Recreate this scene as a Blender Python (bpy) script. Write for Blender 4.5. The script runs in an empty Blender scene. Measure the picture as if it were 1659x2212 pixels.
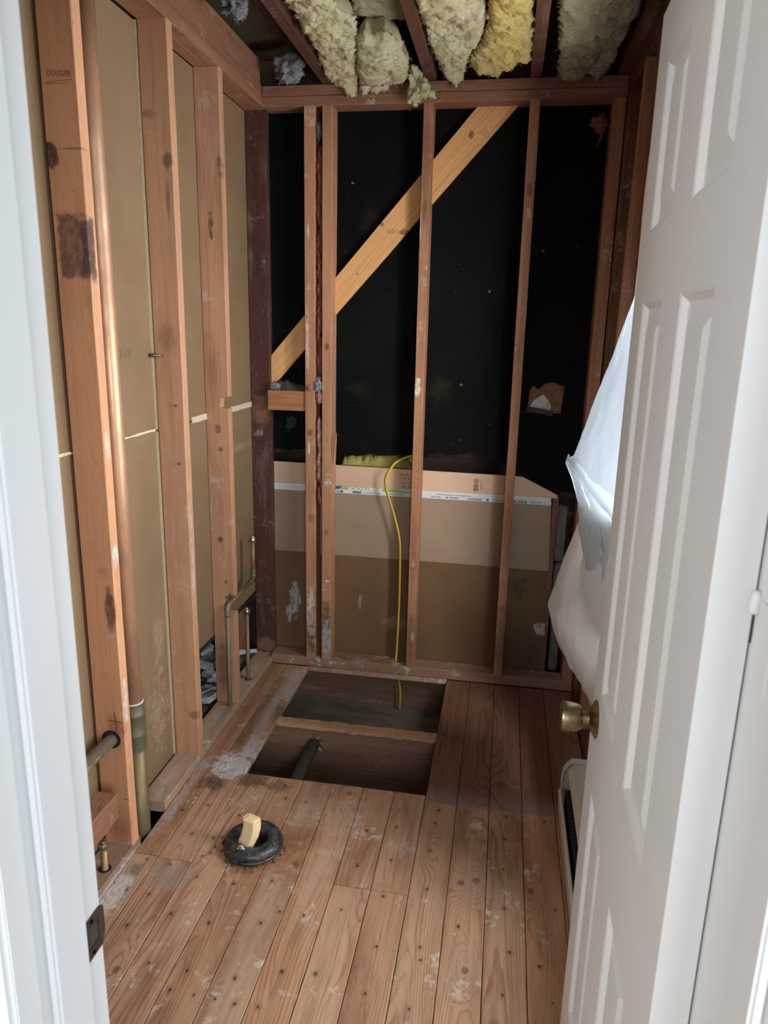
import bpy, bmesh, math, random
from mathutils import Vector, Matrix, noise
random.seed(7)
S = bpy.context.scene
COL = S.collection

# ------------------------------------------------------------ camera, world, lights
def cam_axes(p, y, r):
    f = Vector((-math.sin(y)*math.cos(p), math.cos(y)*math.cos(p), -math.sin(p)))
    r0 = Vector((math.cos(y), math.sin(y), 0)); d0 = f.cross(r0)
    rt = r0*math.cos(r)+d0*math.sin(r); dn = -r0*math.sin(r)+d0*math.cos(r)
    return rt, -dn, -f
cd = bpy.data.cameras.new('camera'); cam = bpy.data.objects.new('camera', cd); COL.objects.link(cam)
rt, up, bk = cam_axes(math.radians(14.1325), math.radians(9.2547), math.radians(-1.3101))
cam.matrix_world = Matrix(((rt.x, up.x, bk.x, 0), (rt.y, up.y, bk.y, 0), (rt.z, up.z, bk.z, 1.56), (0, 0, 0, 1)))
cd.sensor_fit = 'VERTICAL'; cd.sensor_height = 36; cd.sensor_width = 27
cd.lens = 1553.34*36/2212
cd.clip_start = .02
cd.dof.use_dof = True; cd.dof.focus_distance = 2.4; cd.dof.aperture_fstop = 9
S.camera = cam

W = bpy.data.worlds.new('world'); S.world = W; W.use_nodes = True
bg = W.node_tree.nodes['Background']; bg.inputs[0].default_value = (.80, .88, 1.0, 1); bg.inputs[1].default_value = .50

def area(name, loc, rot, sx, sy, power, color):
    l = bpy.data.lights.new(name, 'AREA'); l.shape = 'RECTANGLE'; l.size = sx; l.size_y = sy
    l.energy = power; l.color = color
    o = bpy.data.objects.new(name, l); o.location = loc; o.rotation_euler = rot; COL.objects.link(o); return o
# daylight outside the window of the right-hand wall
area('window_daylight', (.95, 1.95, 1.42), (0, math.radians(90), 0), 1.7, 1.2, 240, (1.0, .985, .955))
# daylight from the hall windows behind and to the right of the camera
def aim(o, target): o.rotation_euler = (Vector(target)-o.location).to_track_quat('-Z', 'Y').to_euler()
aim(area('hall_daylight', (1.35, -2.3, 1.75), (0, 0, 0), 2.4, 1.9, 140, (.86, .945, 1.0)), (-.5, 1.2, .9))
aim(area('hall_lamp_light', (-1.7, -1.5, 1.9), (0, 0, 0), 1.2, 1.2, 66, (1.0, .97, .93)), (.1, 1.2, .9))  # added fill light, left side of the hall, brightens the door face

S.view_settings.view_transform = 'Standard'; S.view_settings.look = 'None'
S.view_settings.gamma = 1; S.view_settings.use_curve_mapping = False
S.view_settings.exposure = 0.12
S.cycles.max_bounces = 6; S.cycles.diffuse_bounces = 3; S.cycles.glossy_bounces = 2; S.cycles.transmission_bounces = 3; S.cycles.transparent_max_bounces = 6
S.cycles.use_light_tree = False; S.cycles.adaptive_threshold = .03; S.cycles.caustics_reflective = False; S.cycles.caustics_refractive = False

# ------------------------------------------------------------ node helpers
class NT:
    def __init__(s, name):
        s.m = bpy.data.materials.new(name); s.m.use_nodes = True
        s.t = s.m.node_tree; s.t.nodes.clear()
        s.out = s.n('ShaderNodeOutputMaterial'); s.b = s.n('ShaderNodeBsdfPrincipled')
        s.l(s.b.outputs[0], s.out.inputs[0])
    def n(s, k, **kw):
        x = s.t.nodes.new(k)
        for a, v in kw.items(): setattr(x, a, v)
        return x
    def l(s, a, b): s.t.links.new(a, b)
    def put(s, sock, v):
        if isinstance(v, bpy.types.NodeSocket): s.l(v, sock)
        elif v is not None: sock.default_value = v
    def math(s, op, a, b=None, c=None, clamp=False):
        x = s.n('ShaderNodeMath', operation=op, use_clamp=clamp)
        s.put(x.inputs[0], a); s.put(x.inputs[1], b); s.put(x.inputs[2], c); return x.outputs[0]
    def vm(s, op, a, b=None):
        x = s.n('ShaderNodeVectorMath', operation=op)
        s.put(x.inputs[0], a); s.put(x.inputs[1], b)
        return x.outputs['Value'] if op in ('LENGTH', 'DOT_PRODUCT', 'DISTANCE') else x.outputs[0]
    def sep(s, v):
        x = s.n('ShaderNodeSeparateXYZ'); s.put(x.inputs[0], v); return x.outputs
    def comb(s, a, b, c):
        x = s.n('ShaderNodeCombineXYZ')
        for i, v in enumerate((a, b, c)): s.put(x.inputs[i], v)
        return x.outputs[0]
    def noise(s, v, scale=1., detail=3., rough=.55, dist=0.):
        x = s.n('ShaderNodeTexNoise'); s.put(x.inputs['Vector'], v)
        x.inputs['Scale'].default_value = scale; x.inputs['Detail'].default_value = detail
        x.inputs['Roughness'].default_value = rough; x.inputs['Distortion'].default_value = dist
        return x.outputs[0]
    def mapr(s, v, a, b, c=0., d=1., smooth=True):
        x = s.n('ShaderNodeMapRange'); x.interpolation_type = 'SMOOTHSTEP' if smooth else 'LINEAR'
        s.put(x.inputs[0], v); s.put(x.inputs[1], a); s.put(x.inputs[2], b); s.put(x.inputs[3], c); s.put(x.inputs[4], d)
        return x.outputs[0]
    def mix(s, f, a, b, mode='MIX'):
        x = s.n('ShaderNodeMix', data_type='RGBA', blend_type=mode)
        s.put(x.inputs[0], f)
        for i, v in ((6, a), (7, b)):
            if isinstance(v, (tuple, list)): v = (v[0], v[1], v[2], 1)
            s.put(x.inputs[i], v)
        return x.outputs[2]
    def ramp(s, f, stops):
        x = s.n('ShaderNodeValToRGB'); e = x.color_ramp.elements
        while len(e) < len(stops): e.new(.5)
        for k, (p, c) in zip(e, stops): k.position = p; k.color = (c[0], c[1], c[2], 1)
        s.put(x.inputs[0], f); return x.outputs[0]
    def bump(s, h, st, dist=.002):
        x = s.n('ShaderNodeBump'); x.inputs['Strength'].default_value = st; x.inputs['Distance'].default_value = dist
        s.put(x.inputs['Height'], h); s.l(x.outputs[0], s.b.inputs['Normal'])
    def base(s, c): s.put(s.b.inputs['Base Color'], c if isinstance(c, bpy.types.NodeSocket) else (c[0], c[1], c[2], 1))
    def rough(s, v): s.put(s.b.inputs['Roughness'], v)

def lerp3(a, b, t): return tuple(a[i]+(b[i]-a[i])*t for i in range(3))

def apply_spots(t, col, spots):
    """stains, knots, plaster smears and pencil marks with a shape and place of their own (world position)"""
    if not spots: return col
    pos = t.n('ShaderNodeNewGeometry').outputs['Position']
    nz = t.noise(pos, 28, 3, .65); nz2 = t.noise(pos, 7, 3, .7)
    brk = t.mapr(t.noise(t.vm('MULTIPLY', pos, (1.6, .8, .8)), 62, 3, .72), .34, .60, .22, 1.)
    brd = t.math('ADD', .62, t.math('MULTIPLY', brk, .38))
    for sp in spots:
        c, r, rgb, a = sp[:4]; soft = sp[4] if len(sp) > 4 else .5; rg = sp[5] if len(sp) > 5 else .7
        v = t.vm('DIVIDE', t.vm('SUBTRACT', pos, tuple(c)), tuple(r))
        if len(sp) > 6 and sp[6] == 'box':
            v = t.vm('ABSOLUTE', v); x = t.sep(v); d = t.math('MAXIMUM', t.math('MAXIMUM', x[0], x[1]), x[2])
        else: d = t.vm('LENGTH', v)
        d = t.math('ADD', d, t.math('MULTIPLY', t.math('SUBTRACT', t.math('ADD', nz, nz2), 1.0), rg))
        m = t.mapr(d, 1-soft, 1, a, 0)
        if max(r) > .012: m = t.math('MULTIPLY', m, brk if sum(rgb) > .75 else brd)
        col = t.mix(m, col, rgb)
    return col

def wood(name, axis, light, dark, freq=190., contrast=.8, blotch=.45, rough=.62, plaster=0., spots=(), knots=(), grey=0., tilt=.05, bump=.25, far=None, vary=.35):
    t = NT(name)
    tc = t.n('ShaderNodeTexCoord').outputs['Object']; rnd = t.n('ShaderNodeObjectInfo').outputs['Random']
    x = t.sep(tc)
    a, b, w = {'X': (x[1], x[2], x[0]), 'Y': (x[0], x[2], x[1]), 'Z': (x[0], x[1], x[2])}[axis]
    r2 = t.math('FRACT', t.math('MULTIPLY', rnd, 17.31)); r3 = t.math('FRACT', t.math('MULTIPLY', rnd, 71.7))
    off = t.comb(t.math('MULTIPLY', rnd, 9.), t.math('MULTIPLY', r2, 5.), t.math('MULTIPLY', r3, 31.))
    p = t.comb(a, b, w)
    slow = t.vm('ADD', t.vm('MULTIPLY', p, (5., 5., .9)), off)
    wn = t.noise(slow, 1.6, 2.5, .5)
    wn2 = t.noise(t.vm('ADD', slow, (13.7, 3.1, 7.7)), 1.3, 2., .5)
    aa = t.math('ADD', t.math('ADD', a, t.math('MULTIPLY', t.math('SUBTRACT', r2, .5), .09)), t.math('MULTIPLY', t.math('SUBTRACT', wn, .5), .035))
    bb = t.math('ADD', t.math('ADD', t.math('ADD', b, t.math('ADD', .03, t.math('MULTIPLY', r3, .05))),
                t.math('MULTIPLY', t.math('SUBTRACT', wn2, .5), .06)), t.math('MULTIPLY', w, t.math('MULTIPLY', t.math('SUBTRACT', rnd, .5), tilt)))
    dist = t.vm('LENGTH', t.comb(aa, bb, 0.))
    if knots:
        pos = t.n('ShaderNodeNewGeometry').outputs['Position']
        for c, r in knots:
            v = t.vm('DIVIDE', t.vm('SUBTRACT', pos, tuple(c)), tuple(r))
            d = t.vm('LENGTH', v)
            dist = t.math('ADD', dist, t.mapr(d, 0., 2.4, .020, 0.))
    grit = t.noise(t.vm('ADD', t.vm('MULTIPLY', p, (140., 140., 9.)), off), 1., 2., .65)
    ph = t.math('FRACT', t.math('ADD', t.math('MULTIPLY', dist, freq), t.math('MULTIPLY', t.math('SUBTRACT', grit, .5), .45)))
    ring = t.ramp(ph, [(0, (.1, .1, .1)), (.40, (0, 0, 0)), (.70, (.35,)*3), (.88, (1, 1, 1)), (.96, (.7,)*3), (1, (.1, .1, .1))])
    fine = t.noise(t.vm('ADD', t.vm('MULTIPLY', p, (520., 520., 9.)), off), 1., 1.5, .65)
    fine2 = t.noise(t.vm('ADD', t.vm('MULTIPLY', p, (60., 60., 1.6)), off), 1., 3., .7)
    bl = t.noise(t.vm('ADD', t.vm('MULTIPLY', p, (9., 9., 1.8)), off), 1., 3.5, .68)
    bl2 = t.noise(t.vm('ADD', t.vm('MULTIPLY', p, (12., 12., 2.2)), t.vm('ADD', off, (4.4, 1.2, 8.8))), 1., 4., .7)
    f = t.math('MULTIPLY', ring, t.math('MULTIPLY', t.mapr(bl2, .3, .6, .35, 1.), contrast))
    f = t.math('ADD', f, t.math('MULTIPLY', t.math('SUBTRACT', fine, .5), .9))
    f = t.math('ADD', f, t.math('MULTIPLY', t.math('SUBTRACT', fine2, .5), 1.5), clamp=True)
    col = t.mix(f, light, dark)
    col = t.mix(t.mapr(bl, .44, .72, 0, blotch), col, lerp3(dark, (.02, .012, .01), .35))
    col = t.mix(t.mapr(bl2, .52, .78, 0, .55), col, lerp3(light, (.60, .50, .42), .4))
    dust = t.noise(t.vm('ADD', p, off), 95., 3., .75)
    col = t.mix(t.mapr(dust, .64, .72, 0, .35), col, (.55, .47, .41))
    col = t.mix(t.mapr(dust, .36, .27, 0, .45), col, lerp3(dark, (.01, .008, .007), .7))
    if grey: col = t.mix(t.mapr(t.noise(t.vm('ADD', p, off), 4., 5., .7), .4, .7, 0, grey), col, (.33, .27, .22))
    v = t.math('ADD', 1-vary/2, t.math('MULTIPLY', r3, vary))
    col = t.mix(1., col, t.comb(v, v, v), 'MULTIPLY')
    if plaster:
        pn = t.noise(t.vm('ADD', p, off), 9., 5., .68); pn2 = t.noise(t.vm('ADD', p, off), 55., 2., .5)
        m = t.math('MULTIPLY', t.mapr(pn, .56, .68, 0, 1), t.mapr(pn2, .42, .62, 0, 1))
        col = t.mix(t.math('MULTIPLY', m, plaster), col, (.62, .58, .55))
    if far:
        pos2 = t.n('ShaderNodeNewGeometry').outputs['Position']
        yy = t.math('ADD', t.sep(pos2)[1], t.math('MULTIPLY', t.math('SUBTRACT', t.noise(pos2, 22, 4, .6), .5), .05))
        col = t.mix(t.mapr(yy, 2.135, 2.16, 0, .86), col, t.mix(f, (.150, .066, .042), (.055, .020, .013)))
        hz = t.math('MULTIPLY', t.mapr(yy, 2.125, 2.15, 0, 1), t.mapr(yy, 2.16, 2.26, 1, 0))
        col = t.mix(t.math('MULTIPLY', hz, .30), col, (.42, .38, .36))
    col = apply_spots(t, col, spots)
    t.base(col); t.rough(t.math('ADD', rough, t.math('MULTIPLY', fine2, .15)))
    t.b.inputs['Specular IOR Level'].default_value = .35
    t.bump(fine2, bump, .0016)
    return t.m

def plain(name, col, rough=.5, metal=0., nscale=0., namp=.15, bump=0., spec=.5, col2=None, spots=()):
    t = NT(name); c = col
    if nscale:
        pos = t.n('ShaderNodeNewGeometry').outputs['Position']
        n = t.noise(pos, nscale, 5, .62)
        c = t.mix(t.mapr(n, .5-.25, .5+.25, 0, 1), col, col2 if col2 else tuple(k*(1-namp) for k in col))
        if bump: t.bump(n, bump, .003)
    if spots: c = apply_spots(t, t.mix(0., c, c), spots)
    t.base(c); t.rough(rough); t.b.inputs['Metallic'].default_value = metal; t.b.inputs['Specular IOR Level'].default_value = spec
    return t.m

def paper(name, col, col2, spots=(), scuff=.25):
    t = NT(name); pos = t.n('ShaderNodeNewGeometry').outputs['Position']
    n = t.noise(pos, 3.2, 5, .6); f = t.noise(pos, 420, 2, .5); s = t.noise(pos, 26, 7, .7)
    c = t.mix(t.mapr(n, .35, .7), col, col2)
    c = t.mix(t.mapr(f, .35, .7, 0, .28), c, tuple(k*.68 for k in col2))
    c = t.mix(t.mapr(s, .66, .74, 0, scuff), c, (.62, .54, .44))
    c = apply_spots(t, c, spots)
    t.base(c); t.rough(.85); t.b.inputs['Specular IOR Level'].default_value = .2; t.bump(f, .08, .001)
    return t.m

# ------------------------------------------------------------ object helpers
def tag(o, label=None, cat=None, group=None, kind=None):
    if label: o['label'] = label
    if cat: o['category'] = cat
    if group: o['group'] = group
    if kind: o['kind'] = kind
    return o
def empty(name, loc=(0, 0, 0), rz=0):
    o = bpy.data.objects.new(name, None); o.location = loc; o.rotation_euler = (0, 0, rz)
    o.empty_display_size = .05; COL.objects.link(o); return o
def adopt(o, parent, local=False):
    if parent is None: return o
    o.parent = parent
    if not local:
        m = Matrix.LocRotScale(parent.location, parent.rotation_euler, parent.scale)
        if parent.parent: m = pm(parent)
        o.matrix_parent_inverse = m.inverted()
    return o
def pm(o):
    m = Matrix.LocRotScale(o.location, o.rotation_euler, o.scale)
    return pm(o.parent) @ o.matrix_parent_inverse @ m if o.parent else m
def obj(name, verts, faces, mat, parent=None, smooth=False, center=True, local=False, mats=None, fm=None):
    vs = [Vector(v) for v in verts]; c = Vector((0, 0, 0))
    if center and not local:
        lo = Vector([min(v[i] for v in vs) for i in range(3)]); hi = Vector([max(v[i] for v in vs) for i in range(3)]); c = (lo+hi)/2
    me = bpy.data.meshes.new(name); me.from_pydata([v-c for v in vs], [], faces); me.update()
    for m in (mats or [mat]): me.materials.append(m)
    if fm:
        for p, k in zip(me.polygons, fm): p.material_index = k
    if smooth:
        for p in me.polygons: p.use_smooth = True
    o = bpy.data.objects.new(name, me); o.location = c; COL.objects.link(o)
    return adopt(o, parent, local)
def fix(o):
    bm = bmesh.new(); bm.from_mesh(o.data); bmesh.ops.recalc_face_normals(bm, faces=bm.faces); bm.to_mesh(o.data); bm.free(); return o

def lumber(name, x0, x1, y0, y1, z0, z1, axis, mat, parent=None, ch=.002, wob=.0011, seg=None):
    """one piece of sawn timber: chamfered section swept along its grain with slightly uneven arrises"""
    R = {'X': (0, 1, 2), 'Y': (1, 0, 2), 'Z': (2, 0, 1)}[axis]
    lo = (x0, y0, z0); hi = (x1, y1, z1)
    L0, L1 = lo[R[0]], hi[R[0]]; a0, a1 = lo[R[1]], hi[R[1]]; b0, b1 = lo[R[2]], hi[R[2]]
    ch = min(ch, (a1-a0)*.3, (b1-b0)*.3)
    sec = [(a0+ch, b0), (a1-ch, b0), (a1, b0+ch), (a1, b1-ch), (a1-ch, b1), (a0+ch, b1), (a0, b1-ch), (a0, b0+ch)]
    n = seg or max(2, min(26, int((L1-L0)/.09)))
    vs = []; sd = random.random()*100
    for i in range(n+1):
        L = L0+(L1-L0)*i/n
        for k, (a, b) in enumerate(sec):
            ja = noise.noise(Vector((L*6, k//2*3.1+sd, 0)))*wob; jb = noise.noise(Vector((L*6, k//2*3.1+sd, 9)))*wob
            v = [0, 0, 0]; v[R[0]] = L; v[R[1]] = a+ja; v[R[2]] = b+jb; vs.append(v)
    fs = [tuple(reversed(range(8)))]
    for i in range(n):
        for k in range(8):
            fs.append((i*8+k, i*8+(k+1) % 8, (i+1)*8+(k+1) % 8, (i+1)*8+k))
    fs.append(tuple(range(n*8, n*8+8)))
    return fix(obj(name, vs, fs, mat, parent))

def box(name, x0, x1, y0, y1, z0, z1, mat, parent=None, bev=0., local=False):
    bm = bmesh.new(); bmesh.ops.create_cube(bm, size=1)
    for v in bm.verts: v.co = Vector(((x0+x1)/2+v.co.x*(x1-x0), (y0+y1)/2+v.co.y*(y1-y0), (z0+z1)/2+v.co.z*(z1-z0)))
    if bev: bmesh.ops.bevel(bm, geom=bm.edges[:], offset=bev, segments=2, affect='EDGES')
    return from_bm(name, bm, mat, parent, local=local)
def from_bm(name, bm, mat, parent=None, smooth=False, local=False, mats=None):
    bm.verts.ensure_lookup_table(); c = Vector((0, 0, 0))
    if not local:
        lo = Vector([min(v.co[i] for v in bm.verts) for i in range(3)]); hi = Vector([max(v.co[i] for v in bm.verts) for i in range(3)]); c = (lo+hi)/2
        for v in bm.verts: v.co -= c
    me = bpy.data.meshes.new(name); bm.to_mesh(me); bm.free()
    for m in (mats or [mat]): me.materials.append(m)
    if smooth:
        for p in me.polygons: p.use_smooth = True
    o = bpy.data.objects.new(name, me); o.location = c; COL.objects.link(o); return adopt(o, parent, local)

def prism(name, poly, y0, y1, mat, parent=None, plane='XZ', edge=None, bev=0., ang=0.):
    """polygon extruded along the third axis; edge = material of the cut edges; ang tilts the local frame (grain) in the plane"""
    n = len(poly); cx = sum(p[0] for p in poly)/n; cz = sum(p[1] for p in poly)/n
    ca, sa = math.cos(-ang), math.sin(-ang)
    q = [((a-cx)*ca-(b-cz)*sa, (a-cx)*sa+(b-cz)*ca) for a, b in poly]
    h = (y1-y0)/2
    mk = {'XZ': lambda a, b, c: (a, c, b), 'XY': lambda a, b, c: (a, b, c), 'YZ': lambda a, b, c: (c, a, b)}[plane]
    vs = [mk(a, b, -h) for a, b in q]+[mk(a, b, h) for a, b in q]
    fs = [tuple(range(n)), tuple(reversed(range(n, 2*n)))]+[(i, (i+1) % n, n+(i+1) % n, n+i) for i in range(n)]
    o = obj(name, vs, fs, mat, None, local=True, mats=[mat, edge] if edge else None, fm=[0, 0]+[1]*n if edge else None)
    fix(o)
    if bev:
        bm = bmesh.new(); bm.from_mesh(o.data); bmesh.ops.bevel(bm, geom=bm.edges[:], offset=bev, segments=1, affect='EDGES'); bm.to_mesh(o.data); bm.free()
    m = (y0+y1)/2
    o.location = mk(cx, cz, m)
    if ang: o.rotation_euler = (0, -ang, 0) if plane == 'XZ' else ((0, 0, ang) if plane == 'XY' else (ang, 0, 0))
    return adopt(o, parent)

def sweep(name, pts, rad, mat, parent=None, n=14, flat=1., caps=True, smooth=True, sub=0):
    pts = [Vector(p) for p in pts]
    if sub:
        q = []
        for i in range(len(pts)-1):
            p0, p1, p2, p3 = pts[max(0, i-1)], pts[i], pts[i+1], pts[min(len(pts)-1, i+2)]
            for k in range(sub):
                t = k/sub
                q.append(.5*((2*p1)+(p2-p0)*t+(2*p0-5*p1+4*p2-p3)*t*t+(3*p1-p0-3*p2+p3)*t**3))
        pts = q+[pts[-1]]
    rads = rad if isinstance(rad, (list, tuple)) else [rad]*len(pts)
    vs = []; fs = []; prev = None
    for i, p in enumerate(pts):
        d = (pts[min(i+1, len(pts)-1)]-pts[max(i-1, 0)]).normalized()
        if prev is None:
            prev = d.orthogonal().normalized()
            if flat != 1: prev = Vector((1, 0, 0)) if abs(d.x) < .9 else Vector((0, 0, 1))
        u = (prev-d*prev.dot(d)).normalized(); prev = u; v = d.cross(u)
        for k in range(n):
            a = 2*math.pi*k/n; vs.append(p+u*math.cos(a)*rads[i]+v*math.sin(a)*rads[i]*flat)
    for i in range(len(pts)-1):
        for k in range(n): fs.append((i*n+k, i*n+(k+1) % n, (i+1)*n+(k+1) % n, (i+1)*n+k))
    if caps: fs.append(tuple(reversed(range(n)))); fs.append(tuple(range((len(pts)-1)*n, len(pts)*n)))
    return fix(obj(name, vs, fs, mat, parent, smooth=smooth))

def lathe(name, prof, mat, loc, axis='Z', parent=None, n=28, smooth=True):
    """prof: (radius, height) pairs along the axis"""
    vs = []; fs = []
    for r, h in prof:
        for k in range(n):
            a = 2*math.pi*k/n; v = (math.cos(a)*r, math.sin(a)*r, h)
            if axis == '-X': v = (-v[2], v[0], v[1])
            if axis == 'Y': v = (v[0], v[2], v[1])
            vs.append(Vector(v)+Vector(loc))
    for i in range(len(prof)-1):
        for k in range(n): fs.append((i*n+k, i*n+(k+1) % n, (i+1)*n+(k+1) % n, (i+1)*n+k))
    fs.append(tuple(range(n))); fs.append(tuple(range((len(prof)-1)*n, len(prof)*n)))
    o = fix(obj(name, vs, fs, mat, parent, smooth=smooth))
    if smooth: edge_split(o)
    return o
def edge_split(o, deg=40):
    m = o.modifiers.new('split', 'EDGE_SPLIT'); m.split_angle = math.radians(deg)

def text(name, body, size, loc, rot, mat, parent=None, align='CENTER', bold=0., sx=1.):
    c = bpy.data.curves.new('tmp_text', 'FONT'); c.body = body; c.size = size; c.align_x = align; c.align_y = 'CENTER'; c.offset = bold; c.extrude = .0002
    c.resolution_u = 2
    tmp = bpy.data.objects.new('tmp_text', c); COL.objects.link(tmp)
    bpy.context.view_layer.update()
    me = bpy.data.meshes.new_from_object(tmp.evaluated_get(bpy.context.evaluated_depsgraph_get()))
    bpy.data.objects.remove(tmp); bpy.data.curves.remove(c)
    me.materials.clear(); me.materials.append(mat); me.name = name
    o = bpy.data.objects.new(name, me); o.location = loc; o.rotation_euler = rot; o.scale = (sx, 1, 1); COL.objects.link(o)
    return adopt(o, parent)

def fbm(v, o=5): return noise.fractal(Vector(v), .9, 2.1, o)

# ------------------------------------------------------------ materials
FIR_L, FIR_D = (.54, .278, .155), (.31, .130, .062)
RED_L, RED_D = (.40, .180, .100), (.20, .075, .040)
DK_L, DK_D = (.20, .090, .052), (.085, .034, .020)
WHITE = (.62, .60, .58)
INKD = (.03, .02, .018)

M = {}
M['fir_z'] = wood('fir_upright', 'Z', FIR_L, FIR_D, plaster=.5, contrast=.55)
M['red_z'] = wood('red_fir_upright', 'Z', RED_L, RED_D, plaster=.35, contrast=.5)
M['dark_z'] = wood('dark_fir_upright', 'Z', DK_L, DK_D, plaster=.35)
M['fir_y'] = wood('fir_along', 'Y', FIR_L, FIR_D, plaster=.6, contrast=.5, grey=.2)
M['red_y'] = wood('red_fir_along', 'Y', (.30, .135, .075), (.14, .055, .03), plaster=.3)
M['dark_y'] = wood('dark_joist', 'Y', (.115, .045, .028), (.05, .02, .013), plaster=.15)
M['red_x'] = wood('red_fir_cross', 'X', (.27, .115, .065), (.12, .045, .026), plaster=.5, grey=.15)
M['plate_x'] = wood('dusty_plate_cross', 'X', (.34, .19, .12), (.17, .08, .05), plaster=.8, grey=.55)
M['plate_y'] = wood('dusty_plate_along', 'Y', (.42, .25, .16), (.22, .11, .065), plaster=1., grey=.6,
    spots=[((-1.075, 2.05, .03), (.05, .16, .06), (.55, .47, .42), .55, .8, 1.1), ((-1.03, 1.62, .0), (.02, .25, .02), (.6, .6, .62), .6, .7, 1.4),
           ((-1.075, 2.40, .03), (.05, .2, .05), (.5, .42, .33), .6, .7, .8), ((-1.075, 2.85, .03), (.06, .25, .05), (.55, .42, .28), .6, .7, .6)])
M['dirt_x'] = wood('dirty_joist_cross', 'X', (.23, .125, .074), (.11, .054, .032), plaster=.1, grey=.1)
M['moss_x'] = wood('dirty_green_sill', 'X', (.12, .11, .08), (.07, .062, .045), grey=.2)
M['splinter_x'] = wood('raw_splintered_wood', 'X', (.55, .34, .18), (.36, .18, .09), plaster=.5)
M['pine_x'] = wood('new_pine', 'X', (.66, .35, .14), (.44, .19, .065), freq=120, contrast=.7, blotch=.12, plaster=0, tilt=.02, vary=0)
M['lvl_x'] = wood('pale_planed_board', 'X', (.62, .42, .29), (.52, .33, .22), freq=260, contrast=.35, blotch=.12, vary=0)
M['dowel'] = plain('cut_edge_dark', (.06, .035, .025), .8)
M['paper'] = paper('brown_board_paper', (.262, .170, .096), (.228, .145, .081), spots=[
    ((-1.12, 2.12, .25), (.02, .11, .24), (.52, .42, .33), .5, .8, 1.6), ((-1.12, 2.15, .52), (.02, .05, .1), (.5, .40, .30), .35, .6, 1.2),
    ((-1.12, 2.35, 1.19), (.02, .2, .03), (.30, .17, .09), .6, .6, .5), ((-1.12, 2.9, 1.17), (.02, .3, .035), (.32, .18, .10), .55, .6, .5),
    ((-1.12, 2.9, 1.06), (.02, .35, .02), (.46, .34, .22), .5, .6, .5)])
M['paper_low'] = paper('dirty_brown_board_paper', (.175, .103, .054), (.14, .080, .041), scuff=.3, spots=[
    ((-.94, 3.15, .30), (.035, .02, .085), (.55, .55, .56), .7, .35, 1.5), ((-.97, 3.15, .22), (.015, .02, .05), (.55, .55, .56), .6, .3, 1.6),
    ((-.45, 3.15, .22), (.08, .02, .03), (.42, .34, .26), .35, .6, 1.2), ((-.62, 3.15, .30), (.01, .02, .05), (.5, .45, .38), .5, .5, 1.2),
    ((.12, 3.15, .43), (.035, .02, .06), (.08, .045, .025), .6, .4, 1.9), ((.2, 3.15, .12), (.05, .02, .09), (.10, .05, .02), .5, .7, 1.2),
    ((.225, 3.15, .25), (.03, .02, .03), (.60, .55, .48), .85, .2, .8)])
M['paper_grey'] = paper('greybrown_board_paper', (.33, .242, .170), (.29, .208, .145), scuff=.1)
M['gypsum'] = plain('gypsum_cream', (.70, .60, .42), .9, nscale=60, namp=.2)
M['gypsum_white'] = plain('gypsum_white', (.66, .65, .62), .9, nscale=40, namp=.3)
M['black'] = None
def blackmat():
    t = NT('black_sheathing_felt'); pos = t.n('ShaderNodeNewGeometry').outputs['Position']
    n = t.noise(pos, 5, 6, .7); f = t.noise(pos, 55, 6, .75)
    c = t.mix(t.mapr(n, .4, .75), (.0028, .0031, .0034), (.0055, .0058, .0055))
    c = t.mix(t.mapr(f, .66, .76, 0, .5), c, (.03, .029, .025))
    c = apply_spots(t, c, [((-.63, 3.15, 1.31), (.07, .02, .05), (.016, .015, .010), .6, .8, 1.3), ((-.28, 3.15, 1.31), (.06, .02, .08), (.015, .016, .007), .8, .8, 1.4),
        ((-.60, 3.15, 2.0), (.05, .02, .09), (.018, .017, .012), .6, .8, 1.2), ((-.95, 3.15, 1.15), (.03, .02, .04), (.07, .065, .055), .5, .5, 1.9)])
    t.base(c); t.rough(.9); t.b.inputs['Specular IOR Level'].default_value = .12; t.bump(f, .12, .002); return t.m
M['black'] = blackmat()
M['fibre'] = plain('torn_fibreboard_brown', (.22, .115, .055), .95, nscale=45, col2=(.12, .055, .028), bump=.5)
M['fibre_edge'] = plain('torn_fibre_edge', (.40, .24, .14), .95, nscale=80, col2=(.14, .08, .05))
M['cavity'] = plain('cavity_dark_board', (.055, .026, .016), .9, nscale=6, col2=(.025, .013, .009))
M['soil'] = plain('crawl_soil', (.055, .050, .035), 1., nscale=14, col2=(.03, .026, .018), bump=.8)
M['paint'] = plain('white_gloss_paint', (.60, .61, .61), .5, nscale=7, namp=.03)
M['wallwhite'] = plain('hall_white_wall', (.46, .46, .455), .8)
M['metal_dark'] = plain('tarnished_strike_metal', (.13, .10, .085), .38, .85, nscale=35, col2=(.05, .038, .032))
M['brass'] = plain('aged_brass', (.34, .265, .150), .34, 1., nscale=30, col2=(.20, .15, .085))
M['heater'] = plain('heater_enamel', (.60, .58, .50), .4, nscale=5, namp=.05)
M['heater_in'] = plain('heater_dark_fins', (.03, .03, .028), .6)
M['tin'] = plain('cap_tinned', (.62, .56, .44), .3, 1.)
M['rubber'] = plain('cap_grey_band', (.10, .10, .11), .4, .3)
M['cable'] = plain('yellow_cable_jacket', (.62, .42, .035), .45)
M['abs'] = plain('grey_drain_plastic', (.085, .088, .070), .6, nscale=20, namp=.25)
M['concrete'] = plain('grey_concrete', (.20, .19, .17), .95, nscale=28, col2=(.10, .095, .085), bump=.8)
M['chip'] = plain('plaster_chip', (.55, .56, .57), .9, nscale=30, col2=(.30, .30, .31))
M['chip_dark'] = plain('slate_chip', (.10, .10, .105), .9, nscale=30, col2=(.05, .05, .05))
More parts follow.
